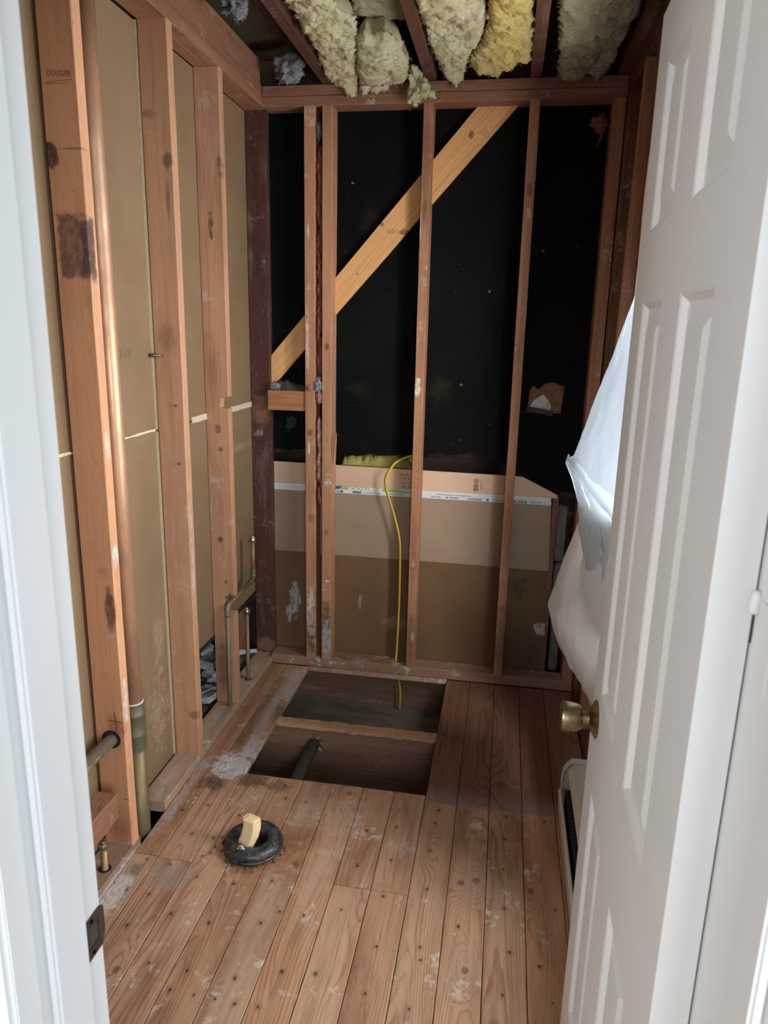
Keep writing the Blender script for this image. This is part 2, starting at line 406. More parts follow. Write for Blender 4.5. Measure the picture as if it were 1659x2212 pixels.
M['nail'] = plain('rusty_nail', (.05, .035, .028), .6, .6)
M['nail_s'] = plain('steel_nail', (.22, .21, .21), .4, .9)
M['ink'] = plain('ink_dark', (.035, .03, .03), .8)  # dark print ink, also painted as shade in holes and gaps
M['ink_faint'] = plain('ink_faded_green', (.17, .135, .085), .9)
M['stamp'] = plain('stamp_red_ink', (.27, .110, .060), .9)
M['pencil'] = plain('pencil_line', (.10, .055, .04), .9)
M['lime'] = plain('tape_green_ink', (.32, .42, .07), .7)
M['blue'] = plain('tape_blue_ink', (.035, .085, .19), .7)
M['tape'] = plain('tape_white_paper', (.66, .68, .70), .75, nscale=30, namp=.12)
M['white_ink'] = plain('white_ink', (.72, .74, .72), .8)

def copper(name, a, b, c, r=.36):
    t = NT(name); pos = t.n('ShaderNodeNewGeometry').outputs['Position']
    p2 = t.vm('MULTIPLY', pos, (1., 1., .35))
    n = t.noise(p2, 14, 6, .68); n2 = t.noise(p2, 3.5, 4, .6)
    col = t.mix(t.mapr(n, .35, .65), a, b); col = t.mix(t.mapr(n2, .4, .68, 0, .85), col, c)
    col = t.mix(t.mapr(t.noise(pos, 60, 4, .7), .68, .74, 0, .7), col, (.5, .47, .42))
    t.base(col); t.rough(t.mapr(n, .3, .7, r, r+.2)); t.b.inputs['Metallic'].default_value = .45; return t.m
M['copper'] = copper('copper_waste', (.64, .35, .205), (.42, .22, .125), (.44, .29, .19))
M['copper_low'] = copper('copper_olive_patina', (.24, .165, .070), (.17, .115, .05), (.14, .125, .075), .45)
M['copper_fit'] = copper('copper_green_fitting', (.14, .155, .10), (.17, .12, .07), (.11, .15, .12), .45)
M['copper_small'] = copper('copper_supply', (.34, .205, .10), (.25, .16, .085), (.19, .15, .10), .4)
M['galv'] = copper('dull_supply_tube', (.25, .215, .155), (.20, .165, .12), (.28, .24, .18), .5)

def glasswool(name, a, b, c):
    t = NT(name); pos = t.n('ShaderNodeNewGeometry').outputs['Position']
    n = t.noise(pos, 9, 6, .65); f = t.noise(t.vm('MULTIPLY', pos, (1, 1, 2.5)), 75, 5, .7, 1.2)
    col = t.mix(t.mapr(n, .35, .68), a, b); col = t.mix(t.mapr(f, .45, .72, 0, .55), col, c)
    t.base(col); t.rough(1.); t.b.inputs['Specular IOR Level'].default_value = .05
    t.bump(f, .9, .006); return t.m
M['wool'] = glasswool('glasswool_pale', (.60, .53, .30), (.66, .61, .44), (.40, .33, .15))
M['wool_yellow'] = glasswool('glasswool_yellow', (.66, .50, .17), (.60, .50, .24), (.42, .30, .08))
M['wool_dim'] = glasswool('glasswool_dusty', (.40, .36, .22), (.46, .42, .30), (.22, .18, .09))  # darker tones of the pale wool
M['wool_new'] = glasswool('glasswool_lime', (.50, .46, .13), (.36, .34, .09), (.20, .19, .05))
M['wool_dark'] = glasswool('glasswool_old_green', (.075, .085, .055), (.05, .06, .035), (.03, .035, .02))
M['fluff_grey'] = glasswool('loose_fill_grey', (.34, .36, .36), (.16, .17, .17), (.05, .05, .05))
M['fluff_pink'] = glasswool('glasswool_pink', (.50, .27, .23), (.40, .22, .19), (.25, .13, .11))
M['fluff_pink_d'] = glasswool('glasswool_pink_dim', (.36, .13, .10), (.28, .10, .08), (.14, .05, .04))

def film(name, fdif, ftr, ctl, cdf):
    t = NT(name)
    tr = t.n('ShaderNodeBsdfTransparent'); tr.inputs[0].default_value = (.93, .95, .97, 1)
    tl = t.n('ShaderNodeBsdfTranslucent'); tl.inputs[0].default_value = (*ctl, 1)
    df = t.n('ShaderNodeBsdfDiffuse'); df.inputs[0].default_value = (*cdf, 1)
    gl = t.n('ShaderNodeBsdfGlossy'); gl.inputs['Roughness'].default_value = .3
    def mx(f, a, b):
        m = t.n('ShaderNodeMixShader'); t.put(m.inputs[0], f); t.l(a, m.inputs[1]); t.l(b, m.inputs[2]); return m.outputs[0]
    s = mx(fdif, tl.outputs[0], df.outputs[0]); s = mx(.06, s, gl.outputs[0]); s = mx(ftr, s, tr.outputs[0])
    t.l(s, t.out.inputs[0]); return t.m
M['film'] = film('milky_plastic_film', .62, .55, (.13, .160, .185), (.64, .69, .74))
M['film_low'] = film('milky_plastic_film_doubled', .62, .06, (.20, .198, .196), (.90, .90, .90))  # whiter copy of the film, light on the flap put into its colour

def pane():
    t = NT('window_glass'); tr = t.n('ShaderNodeBsdfTransparent'); gl = t.n('ShaderNodeBsdfGlossy'); gl.inputs['Roughness'].default_value = .02
    m = t.n('ShaderNodeMixShader'); m.inputs[0].default_value = .06; t.l(tr.outputs[0], m.inputs[1]); t.l(gl.outputs[0], m.inputs[2]); t.l(m.outputs[0], t.out.inputs[0]); return t.m
M['pane'] = pane()

# ============================================================ THE SETTING
XF, XB = -1.029, -1.12          # left studs: room face, board side
YF, YS = 3.054, 3.145           # back studs: room face, sheathing side

# ---- floor: planks with nails, joists and soil below
floor = tag(empty('floor', (-.35, 1.8, 0)), 'worn reddish plank subfloor with a square opening cut near the back wall', 'floor', kind='structure')
NAILS = [(-0.679, 2.139), (-0.582, 2.065), (-0.656, 2.071), (-0.26, 1.998), (-0.134, 2.11), (-0.141, 2.044), (-0.353, 1.963), (-0.255, 1.847), (-0.35, 1.804), (-0.361, 1.629), (-0.254, 1.699), (-0.564, 1.542), (-0.583, 1.696), (-0.687, 1.664), (-0.778, 1.955), (-0.378, 1.417), (-0.462, 1.407), (-0.457, 1.59), (-0.525, 1.591), (-0.242, 1.526), (-0.13, 1.546), (-0.134, 1.75), (0.087, 2.007), (0.083, 1.872), (0.087, 1.719), (0.101, 1.574), (0.084, 1.442), (0.227, 1.742), (0.176, 1.544), (0.204, 1.444), (-0.135, 1.365), (-0.124, 1.507), (0.091, 2.12), (0.216, 2.12), (-0.488, 1.303), (-0.545, 1.301), (-0.245, 1.386), (-0.036, 1.632), (-0.972, 1.814), (-0.894, 1.841), (-0.819, 1.837), (-0.795, 1.843), (-0.798, 1.799), (-0.802, 1.771), (-0.822, 1.755), (-0.901, 1.702), (-0.978, 1.709), (-0.976, 1.585), (-0.906, 1.581), (-0.815, 1.528), (-0.701, 1.518), (-0.912, 1.469), (-0.801, 1.669), (-0.799, 1.37), (-0.695, 1.367), (-0.57, 1.367), (-0.9, 1.985), (-0.712, 1.308), (-0.65, 1.305), (-0.596, 1.305), (-0.973, 1.945), (-0.898, 2.092), (-0.968, 2.073)]
KNOTS = [(-0.038, 1.793), (0.004, 1.811), (-0.011, 1.498), (-0.142, 1.911), (-0.446, 2.138), (-0.868, 1.336), (-.535, 1.775), (.16, 1.80)]
FLOOR_STAINS = [  # wet orange ring stain, grey washed patches, plaster
    ((-.62, 1.80, 0), (.15, .16, .05), (.27, .105, .035), .8, .7, 1.0), ((-.55, 1.90, 0), (.10, .10, .05), (.20, .075, .03), .6, .7, 1.0),
    ((-.69, 1.735, 0), (.09, .04, .05), (.06, .03, .02), .6, .8, 1.0),
    ((-.80, 2.15, 0), (.08, .06, .05), (.06, .035, .03), .8, .6, 1.2), ((-.70, 2.13, 0), (.06, .04, .05), (.09, .05, .04), .6, .6, 1.4),
    ((-.93, 2.10, 0), (.08, .08, .05), (.07, .04, .035), .8, .6, 1.4), ((-.90, 2.22, 0), (.085, .11, .05), (.66, .66, .66), 1., .45, 1.6), ((-.89, 2.40, 0), (.03, .5, .05), (.40, .38, .37), .8, .8, 1.5), ((-.93, 2.6, 0), (.03, .4, .05), (.10, .055, .045), .7, .8, 1.7), ((-.99, 2.5, 0), (.03, .5, .05), (.27, .10, .06), .6, .8, 1.2), ((-.86, 2.62, 0), (.03, .12, .05), (.07, .05, .045), .7, .7, 1.6),
    ((-.87, 2.33, 0), (.05, .14, .05), (.48, .46, .45), .7, .6, 1.6), ((-.90, 2.55, 0), (.06, .16, .05), (.36, .25, .20), .6, .6, 1.5),
    ((-.86, 2.80, 0), (.06, .16, .05), (.46, .44, .43), .75, .6, 1.5), ((-.88, 2.96, 0), (.06, .08, .05), (.44, .42, .42), .7, .6, 1.4),
    ((-1.01, 2.05, 0), (.025, .35, .05), (.48, .44, .43), .6, .6, 1.6), ((-1.0, 1.56, 0), (.035, .10, .05), (.66, .68, .70), .85, .4, 1.5), ((-.99, 1.665, 0), (.025, .035, .05), (.09, .06, .06), .7, .6, 1.2),
    ((-.87, 1.655, 0), (.075, .06, .05), (.30, .25, .22), .75, .4, .9), ((-.86, 1.80, 0), (.08, .06, .05), (.46, .31, .20), .5, .7, 1.2),
    ((-.45, 1.98, 0), (.07, .2, .05), (.50, .40, .33), .45, .6, 1.8), ((-.57, 2.0, 0), (.06, .1, .05), (.48, .38, .30), .35, .6, 1.8), ((-.46, 1.72, 0), (.05, .2, .05), (.46, .37, .30), .4, .6, 1.8),
    ((-.40, 2.0, 0), (.02, .06, .05), (.50, .46, .42), .5, .5, 1.4), ((-.22, 1.90, 0), (.06, .05, .05), (.50, .44, .39), .35, .5, 1.5),
    ((.0, 1.80, 0), (.075, .12, .05), (.40, .32, .26), .5, .7, 1.2), ((-.02, 1.50, 0), (.06, .12, .05), (.36, .29, .24), .4, .7, 1.2)]
HOLE = (-.8425, -.1855, 2.18)
SEAM = [-1.029, -.952]+[-.076+.1095*k for k in range(-7, 4)]+[.3765]
def plank_mat(i, x0, x1, y0, y1, far):
    spots = []
    for st in FLOOR_STAINS:
        if st[0][0]+st[1][0]*1.3 > x0 and st[0][0]-st[1][0]*1.3 < x1 and st[0][1]+st[1][1]*1.3 > y0 and st[0][1]-st[1][1]*1.3 < y1: spots.append(st)
    for nx, ny in NAILS:
        if x0 < nx < x1 and y0 < ny < y1:
            spots.append(((nx, ny, 0), (.015, .019, .03), (.10, .06, .045), .38, .95, .8)); spots.append(((nx, ny, 0), (.0055, .0075, .03), (.02, .014, .012), .75, .7, 1.2))
    kn = []
    for kx, ky in KNOTS:
        if x0 < kx < x1 and y0 < ky < y1:
            kn.append(((kx, ky, 0), (.018, .055, .05))); spots.append(((kx, ky, 0), (.013, .016, .03), (.13, .065, .04), .8, .5, .4))
    k = (math.sin(i*12.9898)*43758.5453) % 1; k2 = (math.sin(i*78.233)*12543.5453) % 1
    L = lerp3((.45, .248, .142), (.475, .315, .205), k); D = lerp3((.225, .084, .038), (.275, .125, .064), k2)
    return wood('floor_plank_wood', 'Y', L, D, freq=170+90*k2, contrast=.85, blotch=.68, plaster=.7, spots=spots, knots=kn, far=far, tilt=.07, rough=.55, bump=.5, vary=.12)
def nail_mesh():
    bm = bmesh.new(); bmesh.ops.create_cone(bm, segments=9, radius1=.0021, radius2=.0016, depth=.0010, cap_ends=True)
    me = bpy.data.meshes.new('nail'); bm.to_mesh(me); bm.free(); me.materials.append(M['nail']); return me
NAIL = nail_mesh(); left_nails = list(NAILS); pi = 0
for i in range(len(SEAM)-1):
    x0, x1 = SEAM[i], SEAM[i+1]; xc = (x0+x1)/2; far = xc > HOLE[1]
    if x0 < -.95 and i == 0: seg = [(-1.2, 1.727), (1.729, 3.05)]
    elif i == 1: seg = [(-1.2, 1.722), (1.724, 2.66), (2.662, 3.05)]
    elif HOLE[0]-.01 < xc < HOLE[1]:
        seg = [(-1.2, 2.18)]
        if -.405 < xc: seg = [(-1.2, 1.716), (1.718, 2.18)]
        seg.append((3.046, YS))
    elif .03 < xc < .139: seg = [(-1.2, 2.578), (2.580, 3.05)]
    else: seg = [(-1.2, 3.05)]
    for y0, y1 in seg:
        pi += 1
        dz = random.uniform(-.0012, .0)
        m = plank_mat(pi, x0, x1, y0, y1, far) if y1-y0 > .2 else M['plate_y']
        p = lumber('plank', x0+.0008, x1-.0008, y0, y1, -.02, dz, 'Y', m, floor, ch=.0018, wob=.0006)
        for nl in list(left_nails):
            if x0 < nl[0] < x1 and y0 < nl[1] < y1:
                left_nails.remove(nl); o = bpy.data.objects.new('nail', NAIL); o.location = (nl[0], nl[1], dz+.0002); COL.objects.link(o); adopt(o, p)
# under the floor
lumber('floor_joist', -1.3, .48, 2.555, 2.597, -.27, -.021, 'X', M['dirt_x'], floor)
def ragged(name, x0, x1, y0, y1, z0, z1, mat, parent, n=60, amp=.006):
    vs = []; fs = []
    for i in range(n+1):
        x = x0+(x1-x0)*i/n
        a = y0+fbm((x*22, 0, 1), 4)*amp*1.4; b = y1+fbm((x*25, 5, 1), 4)*amp; h = z1+fbm((x*30, 9, 1), 4)*amp*.5
        vs += [(x, a, z0), (x, a, h), (x, b, h-.002), (x, b, z0)]
    for i in range(n):
        for k in range(4): fs.append((i*4+k, i*4+(k+1) % 4, i*4+4+(k+1) % 4, i*4+4+k))
    fs += [(3, 2, 1, 0), (n*4, n*4+1, n*4+2, n*4+3)]
    return fix(obj(name, vs, fs, mat, parent))
ragged('splintered_strip', HOLE[0]-.05, HOLE[1]+.05, 2.545, 2.60, -.0205, -.008, M['splinter_x'], floor)
ragged('splinter', -.68, -.44, 2.612, 2.624, -.05, -.032, M['splinter_x'], floor, 30, .004)
lumber('floor_joist', -1.3, .48, 3.125, 3.165, -.23, -.0215, 'X', M['dirt_x'], floor)
lumber('sill_ledger', -1.3, .48, 2.91, 3.124, -.245, -.205, 'X', M['moss_x'], floor)
lumber('sill_ledger', -1.3, .48, 2.38, 2.553, -.30, -.262, 'X', M['moss_x'], floor)
lumber('floor_joist', -1.3, .48, 1.70, 1.74, -.26, -.0215, 'X', M['dirt_x'], floor)
lumber('floor_joist', -1.3, .48, .9, .94, -.26, -.0215, 'X', M['dirt_x'], floor)
box('crawl_soil', -1.5, .6, -1.3, 3.4, -.50, -.40, M['soil'], floor)

# ---- left wall
wl = tag(empty('wall_left', (-1.08, 1.9, 0)), 'stripped left wall of reddish studs with brown board backing', 'wall', kind='structure')
S1 = wood('stud_wood_with_burn', 'Z', (.66, .335, .180), (.43, .195, .100), contrast=.3, plaster=.25, freq=230, vary=0, blotch=.25, spots=[
    ((-1.064, 1.722, 1.745), (.046, .03, .075), (.06, .035, .035), .78, .22, .55, 'box'), ((-1.035, 1.722, 1.74), (.018, .03, .085), (.05, .028, .03), .6, .5, .5, 'box'),
    ((-1.11, 1.722, 1.955), (.024, .03, .035), (.022, .018, .018), .95, .3, .8), ((-1.05, 1.722, 1.965), (.05, .03, .004), (.10, .045, .03), .6, .5, .4),
    ((-1.046, 1.722, .79), (.018, .03, .082), (.05, .020, .014), .85, .45, .5), ((-1.06, 1.722, .90), (.02, .03, .03), (.36, .20, .14), .5, .7, .8),
    ((-1.055, 1.722, .42), (.04, .03, .05), (.12, .045, .03), .5, .8, .9), ((-1.07, 1.722, .09), (.06, .03, .10), (.17, .04, .022), .55, .8, .6),
    ((-1.029, 1.74, .95), (.01, .014, .05), WHITE, .9, .4, 1.4), ((-1.029, 1.74, 1.25), (.01, .010, .05), WHITE, .8, .4, 1.6), ((-1.029, 1.74, .50), (.01, .012, .07), WHITE, .8, .4, 1.5)])
S2 = wood('stud_wood_straight', 'Z', (.56, .30, .172), (.34, .160, .084), contrast=.5, plaster=.2, freq=260, vary=0, blotch=.3,
    knots=[((-1.09, 2.213, 1.52), (.03, .05, .05))], spots=[((-1.045, 2.213, 2.04), (.02, .03, .03), (.07, .03, .025), .7, .6, .8), ((-1.05, 2.213, 1.93), (.008, .03, .06), (.13, .06, .04), .6, .6, 1.2),
    ((-1.10, 2.213, 2.17), (.03, .03, .02), (.10, .05, .035), .5, .7, .8), ((-1.075, 2.213, 1.52), (.05, .03, .06), (.20, .075, .04), .5, .8, .8), ((-1.04, 2.213, .19), (.03, .03, .02), (.14, .05, .03), .6, .6, .8),
    ((-1.029, 2.23, .8), (.01, .008, .25), WHITE, .55, .4, 1.7), ((-1.034, 2.213, .95), (.006, .01, .03), WHITE, .7, .5, 1.2)])
S3 = wood('stud_wood_knotty', 'Z', (.53, .28, .160), (.31, .140, .073), contrast=.5, plaster=.3, vary=0,
    knots=[((-1.066, 2.6, 1.105), (.016, .05, .018)), ((-1.062, 2.6, .565), (.016, .05, .018)), ((-1.08, 2.6, .74), (.014, .05, .014)), ((-1.05, 2.6, 2.02), (.014, .05, .014))], spots=[
    ((-1.066, 2.6, 1.105), (.010, .03, .011), (.10, .05, .035), .8, .5, .4), ((-1.062, 2.6, .565), (.009, .03, .010), (.13, .07, .05), .8, .5, .4),
    ((-1.075, 2.6, 1.18), (.012, .03, .025), (.08, .035, .025), .7, .5, 1.0), ((-1.08, 2.6, .74), (.014, .03, .016), (.06, .03, .025), .8, .5, 1.0), ((-1.09, 2.6, 1.40), (.03, .03, .10), (.20, .07, .04), .5, .8, .8),
    ((-1.043, 2.6, .47), (.022, .04, .045), (.012, .010, .010), .95, .4, .7), ((-1.08, 2.6, .2), (.05, .03, .17), (.10, .038, .025), .6, .8, .7), ((-1.036, 2.615, 2.10), (.012, .03, .05), (.04, .02, .02), .6, .5, 1.4),
    ((-1.075, 2.6, 1.91), (.01, .03, .05), (.06, .03, .02), .7, .4, 1.5)])
S4 = wood('corner_stud_dark_wood', 'Z', (.074, .027, .017), (.040, .014, .009), contrast=.5, plaster=.15, vary=0, spots=[
    ((-1.07, 3.1, 1.20), (.045, .03, .10), (.35, .17, .10), .5, .7, .9), ((-1.07, 3.1, .5), (.06, .03, .35), (.085, .028, .018), .5, .8, .9), ((-1.07, 3.1, .07), (.06, .03, .05), (.32, .17, .10), .6, .6, .5),
    ((-1.08, 3.1, 1.10), (.03, .03, .02), (.45, .38, .33), .5, .5, 1.6)])
lumber('stud', XB, XF, .86, .897, .028, 2.42, 'Z', M['red_z'], wl)
lumber('stud', XB, XF, 1.29, 1.327, .028, 2.42, 'Z', M['red_z'], wl)
st1 = lumber('stud', XB, XF, 1.722, 1.759, .028, 2.42, 'Z', S1, wl)
st2 = lumber('stud', XB, XF, 2.213, 2.251, .028, 2.42, 'Z', S2, wl)
st3 = prism('stud', [(XB, .028), (XF, .028), (XF+.0005, .43), (-1.072, .432), (-1.071, .503), (XF, .505), (XF, 1.262), (-1.061, 1.264), (-1.060, 1.285), (-1.056, 1.303), (XF, 1.306), (XF+.001, 1.9), (XF, 2.42), (XB, 2.42)], 2.60, 2.638, S3, wl, bev=.0015)
lumber('stud', XB, XF, 3.10, 3.138, .02, 2.42, 'Z', S4, wl)
lumber('bottom_plate', XB, XF, -.2, 1.768, -.010, .028, 'Y', M['plate_y'], wl)
lumber('bottom_plate', XB, XF, 1.932, 3.10, -.010, .028, 'Y', M['plate_y'], wl)
lumber('top_plate', XB, XF, .64, 3.20, 2.42, 2.457, 'Y', M['red_y'], wl)
lumber('top_plate', XB, XF, .64, 3.05, 2.458, 2.495, 'Y', M['red_y'], wl)
lumber('rim_board', XB, XF-.004, .64, 3.05, 2.496, 2.585, 'Y', M['red_y'], wl)
def board(name, y0, y1, z0, z1, parent, x=XB-.001, th=.012, mat='paper', drop=0.):
    return prism(name, [(y0, z0), (y1, z0+drop), (y1, z1+drop), (y0, z1)], x-th, x, M[mat], parent, 'YZ', edge=M['gypsum'])
board('wall_board', .60, 2.2065, .018, 1.226, wl, x=XB-.009, drop=-.002)
board('wall_board', .60, 2.2065, 1.231, 2.418, wl, x=XB-.009)
board('wall_board', 2.209, 3.16, 1.2265, 2.418, wl)
prism('wall_board', [(2.209, .342), (2.33, .336), (2.5, .33), (2.65, .328), (2.85, .333), (3.16, .343), (3.16, 1.221), (2.209, 1.222)], XB-.013, XB-.001, M['paper'], wl, 'YZ', edge=M['gypsum'])
prism('wall_board', [(2.209, .02), (2.250, .02), (2.250, .336), (2.209, .342)], XB-.013, XB-.001, M['paper'], wl, 'YZ', edge=M['gypsum'])
def torn_strip(name, y0, y1, z0, z1, parent, dx=0.):
    n = 30; vs = []; fs = []
    for i in range(n+1):
        y = y0+(y1-y0)*i/n
        b = z0+fbm((y*18, 2, 3), 4)*.003; t_ = z1+fbm((y*14, 7, 3), 4)*.0035
        vs += [(XB-.0005+dx, y, b), (XB+.0035+dx, y, b), (XB+.003+dx, y, t_), (XB-.0005+dx, y, t_)]
    for i in range(n):
        for k in range(4): fs.append((i*4+k, i*4+(k+1) % 4, i*4+4+(k+1) % 4, i*4+4+k))
    fs += [(3, 2, 1, 0), (n*4, n*4+1, n*4+2, n*4+3)]
    return fix(obj(name, vs, fs, M['gypsum'], parent))
torn_strip('torn_board_edge', 2.47, 2.60, 1.218, 1.240, wl)
torn_strip('torn_board_edge', 2.64, 3.10, 1.218, 1.240, wl)
torn_strip('torn_board_edge', 1.50, 2.20, 1.224, 1.232, wl, -.008)
lumber('lath_edge', XB-.004, XB+.003, 2.255, 3.10, .315, .331, 'Y', plain('black_edge_strip', (.018, .020, .024), .5), wl, ch=.001, seg=8)
# cavity behind the broken board
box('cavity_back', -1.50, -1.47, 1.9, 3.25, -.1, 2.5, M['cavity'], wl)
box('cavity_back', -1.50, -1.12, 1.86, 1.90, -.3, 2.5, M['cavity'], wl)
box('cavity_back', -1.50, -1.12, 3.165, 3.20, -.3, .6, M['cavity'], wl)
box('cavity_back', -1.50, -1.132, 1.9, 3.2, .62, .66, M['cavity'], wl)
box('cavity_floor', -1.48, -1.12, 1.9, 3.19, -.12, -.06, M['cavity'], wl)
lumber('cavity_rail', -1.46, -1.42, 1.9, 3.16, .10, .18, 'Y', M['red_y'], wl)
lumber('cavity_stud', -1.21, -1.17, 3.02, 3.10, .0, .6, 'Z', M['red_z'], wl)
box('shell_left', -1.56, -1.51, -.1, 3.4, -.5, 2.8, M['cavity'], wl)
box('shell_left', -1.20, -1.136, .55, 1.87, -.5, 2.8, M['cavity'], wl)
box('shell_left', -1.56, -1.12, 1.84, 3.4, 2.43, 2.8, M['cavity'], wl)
lumber('wood_block', -1.092, -1.030, 1.33, 1.660, .170, .252, 'Y', M['red_y'], wl)
# marks on the left wall timbers
def strokes(name, segs, mat, parent, w=.0012):
    vs = []; fs = []
    for a, b in segs:
        a, b = Vector(a), Vector(b); d = (b-a).normalized()
        nrm = Vector((0, -1, 0)); s_ = d.cross(nrm)*w; i = len(vs)
        vs += [a-s_, a+s_, b+s_*.6, b-s_*.6]; vs += [v+Vector((0, .0003, 0)) for v in vs[i:i+4]]
        fs += [(i, i+1, i+2, i+3), (i+7, i+6, i+5, i+4)]+[(i+k, i+4+k, i+4+(k+1) % 4, i+(k+1) % 4) for k in range(4)]
    return fix(obj(name, vs, fs, mat, parent))
strokes('pencil_mark', [((-1.056, 1.7213, .475), (-1.054, 1.7213, .40)), ((-1.075, 1.7213, .447), (-1.030, 1.7213, .442)), ((-1.05, 1.7213, .19), (-1.029, 1.7213, .186))], M['pencil'], st1)
text('stamp_mark', 'DOUGFIR', .019, (-1.072, 1.7208, 2.125), (math.radians(90), math.radians(4), 0), M['stamp'], st1, sx=.75)
strokes('stamp_mark', [((-1.108, 1.7210, 2.108), (-1.04, 1.7210, 2.112)), ((-1.108, 1.7210, 2.104), (-1.05, 1.7210, 2.106))], M['stamp'], st1, .0008)
text('board_print', '15 J 1W', .038, (-1.1285, 2.046, 1.475), (math.radians(90), 0, math.radians(90)), M['ink_faint'], wl, sx=.55)
# nails sticking out of the second stud
for (x, y, z, L) in [(-1.054, 2.212, 1.309, .016), (-1.052, 2.212, 1.118, .016)]:
    sweep('bent_nail', [(x, y+.01, z), (x, y-L*.6, z), (x+.006, y-L, z-.001)], .0028, M['nail_s'], st2, 8)
for (x, z) in [(-1.075, .655), (-1.07, 1.47), (-1.05, .60)]:
    pass
sw = sweep('wall_screw', [(-1.125, 2.19, 1.468), (-1.112, 2.19, 1.468), (-1.095, 2.20, 1.468), (-1.09, 2.212, 1.467)], [.006, .0065, .003, .002], M['nail_s'], wl, 8)
# dark ring, painted shade of the bore round the tube through the first stud
lathe('bored_hole', [(.021, 0), (.029, 0), (.029, .0012), (.021, .0012)], plain('bored_shadow', (.02, .012, .01), .9), (-1.072, 1.7206, .385), 'Y', st1)

# ---- back wall
wb = tag(empty('wall_back', (-.3, 3.1, 0)), 'stripped back wall with black sheathing behind studs and brown board at the bottom', 'wall', kind='structure')
PL = wood('stud_wood_soiled_foot', 'Z', (.46, .228, .120), (.28, .118, .058), contrast=.4, plaster=.5, vary=0, spots=[
    ((-.835, 3.054, .17), (.035, .03, .13), (.06, .045, .04), .85, .5, 1.0), ((-.835, 3.054, .22), (.03, .03, .10), (.55, .53, .50), .6, .4, 1.9), ((-.835, 3.054, .33), (.02, .03, .05), WHITE, .7, .4, 1.6),
    ((-.76, 3.054, .19), (.035, .03, .15), (.05, .038, .034), .85, .5, 1.0), ((-.76, 3.054, .16), (.03, .03, .11), (.52, .50, .48), .65, .4, 1.9), ((-.755, 3.054, .435), (.014, .01, .008), WHITE, .9, .3, .5), ((-.755, 3.054, .90), (.016, .02, .02), WHITE, .8, .3, 1.5),
    ((-.84, 3.054, 1.05), (.008, .02, .04), WHITE, .9, .4, 1.6), ((-.84, 3.054, 1.95), (.007, .02, .04), WHITE, .8, .4, 1.2), ((-.845, 3.054, 1.50), (.008, .02, .14), WHITE, .7, .4, 1.8),
    ((-.835, 3.054, 1.12), (.016, .02, .018), (.09, .04, .03), .8, .5, .4), ((-.76, 3.054, 1.49), (.013, .02, .02), (.10, .045, .03), .8, .5, .4), ((-.83, 3.054, .73), (.02, .02, .03), (.16, .06, .04), .6, .6, .6), ((-.76, 3.054, .67), (.015, .02, .02), (.14, .06, .035), .7, .6, .6)],
    knots=[((-.835, 3.054, 1.12), (.02, .1, .03)), ((-.76, 3.054, 1.49), (.02, .1, .03)), ((-.76, 3.054, .67), (.02, .1, .03))])
MS = wood('stud_wood_scuffed', 'Z', (.37, .180, .093), (.225, .092, .045), contrast=.4, plaster=.3, vary=0, spots=[
    ((-.365, 3.054, 1.33), (.013, .02, .045), (.66, .60, .50), .9, .3, 1.4), ((-.378, 3.07, 1.95), (.006, .02, .14), WHITE, .8, .3, 1.2), ((-.36, 3.054, .55), (.012, .02, .02), WHITE, .7, .4, 1.4), ((-.352, 3.054, .20), (.010, .02, .025), (.70, .66, .60), .9, .3, 1.0),
    ((-.36, 3.054, .20), (.03, .03, .15), (.13, .065, .045), .6, .6, .8), ((-.36, 3.054, .62), (.03, .03, .22), (.17, .06, .035), .6, .8, .8), ((-.36, 3.054, 2.25), (.03, .03, .2), (.14, .045, .03), .5, .8, .8),
    ((-.362, 3.054, 2.03), (.01, .02, .05), (.06, .03, .02), .5, .5, 1.6)])
RS = wood('stud_wood_plain', 'Z', (.38, .180, .102), (.22, .090, .050), contrast=.4, plaster=.3, vary=0, spots=[
    ((.045, 3.054, .22), (.03, .03, .2), (.12, .065, .045), .6, .6, .8), ((.045, 3.054, .36), (.03, .03, .04), (.20, .07, .04), .6, .6, 1.2), ((.045, 3.054, .75), (.03, .03, .3), (.15, .05, .028), .5, .8, .8), ((.045, 3.054, 2.02), (.012, .02, .03), WHITE, .7, .3, 1.5), ((.045, 3.054, 2.1), (.012, .02, .03), (.08, .035, .02), .6, .4, 1.6)])
lumber('stud', -.857, -.813, YF, YS, .045, 2.417, 'Z', PL, wb)
lumber('stud', -.782, -.740, YF, YS, .045, 2.417, 'Z', PL, wb)
lumber('stud', -.379, -.341, YF, YS, .045, 2.417, 'Z', MS, wb)
lumber('stud', .025, .064, YF, YS, .045, 2.417, 'Z', RS, wb)
lumber('stud', .330, .3765, YF, YS, .045, 2.417, 'Z', M['red_z'], wb)
lumber('bottom_plate', -1.029, .376, YF, YS, .0005, .045, 'X', M['plate_x'], wb)
lumber('top_plate', -1.028, .376, YF, YS, 2.417, 2.4535, 'X', M['red_x'], wb)
lumber('top_plate', -1.028, .376, YF, YS, 2.4545, 2.492, 'X', M['red_x'], wb)
lumber('blocking', -1.028, -.858, 3.062, YS, 1.211, 1.296, 'X', M['fir_y'] if False else wood('blocking_wood', 'X', (.42, .19, .085), (.23, .085, .035), vary=0, plaster=.3), wb)
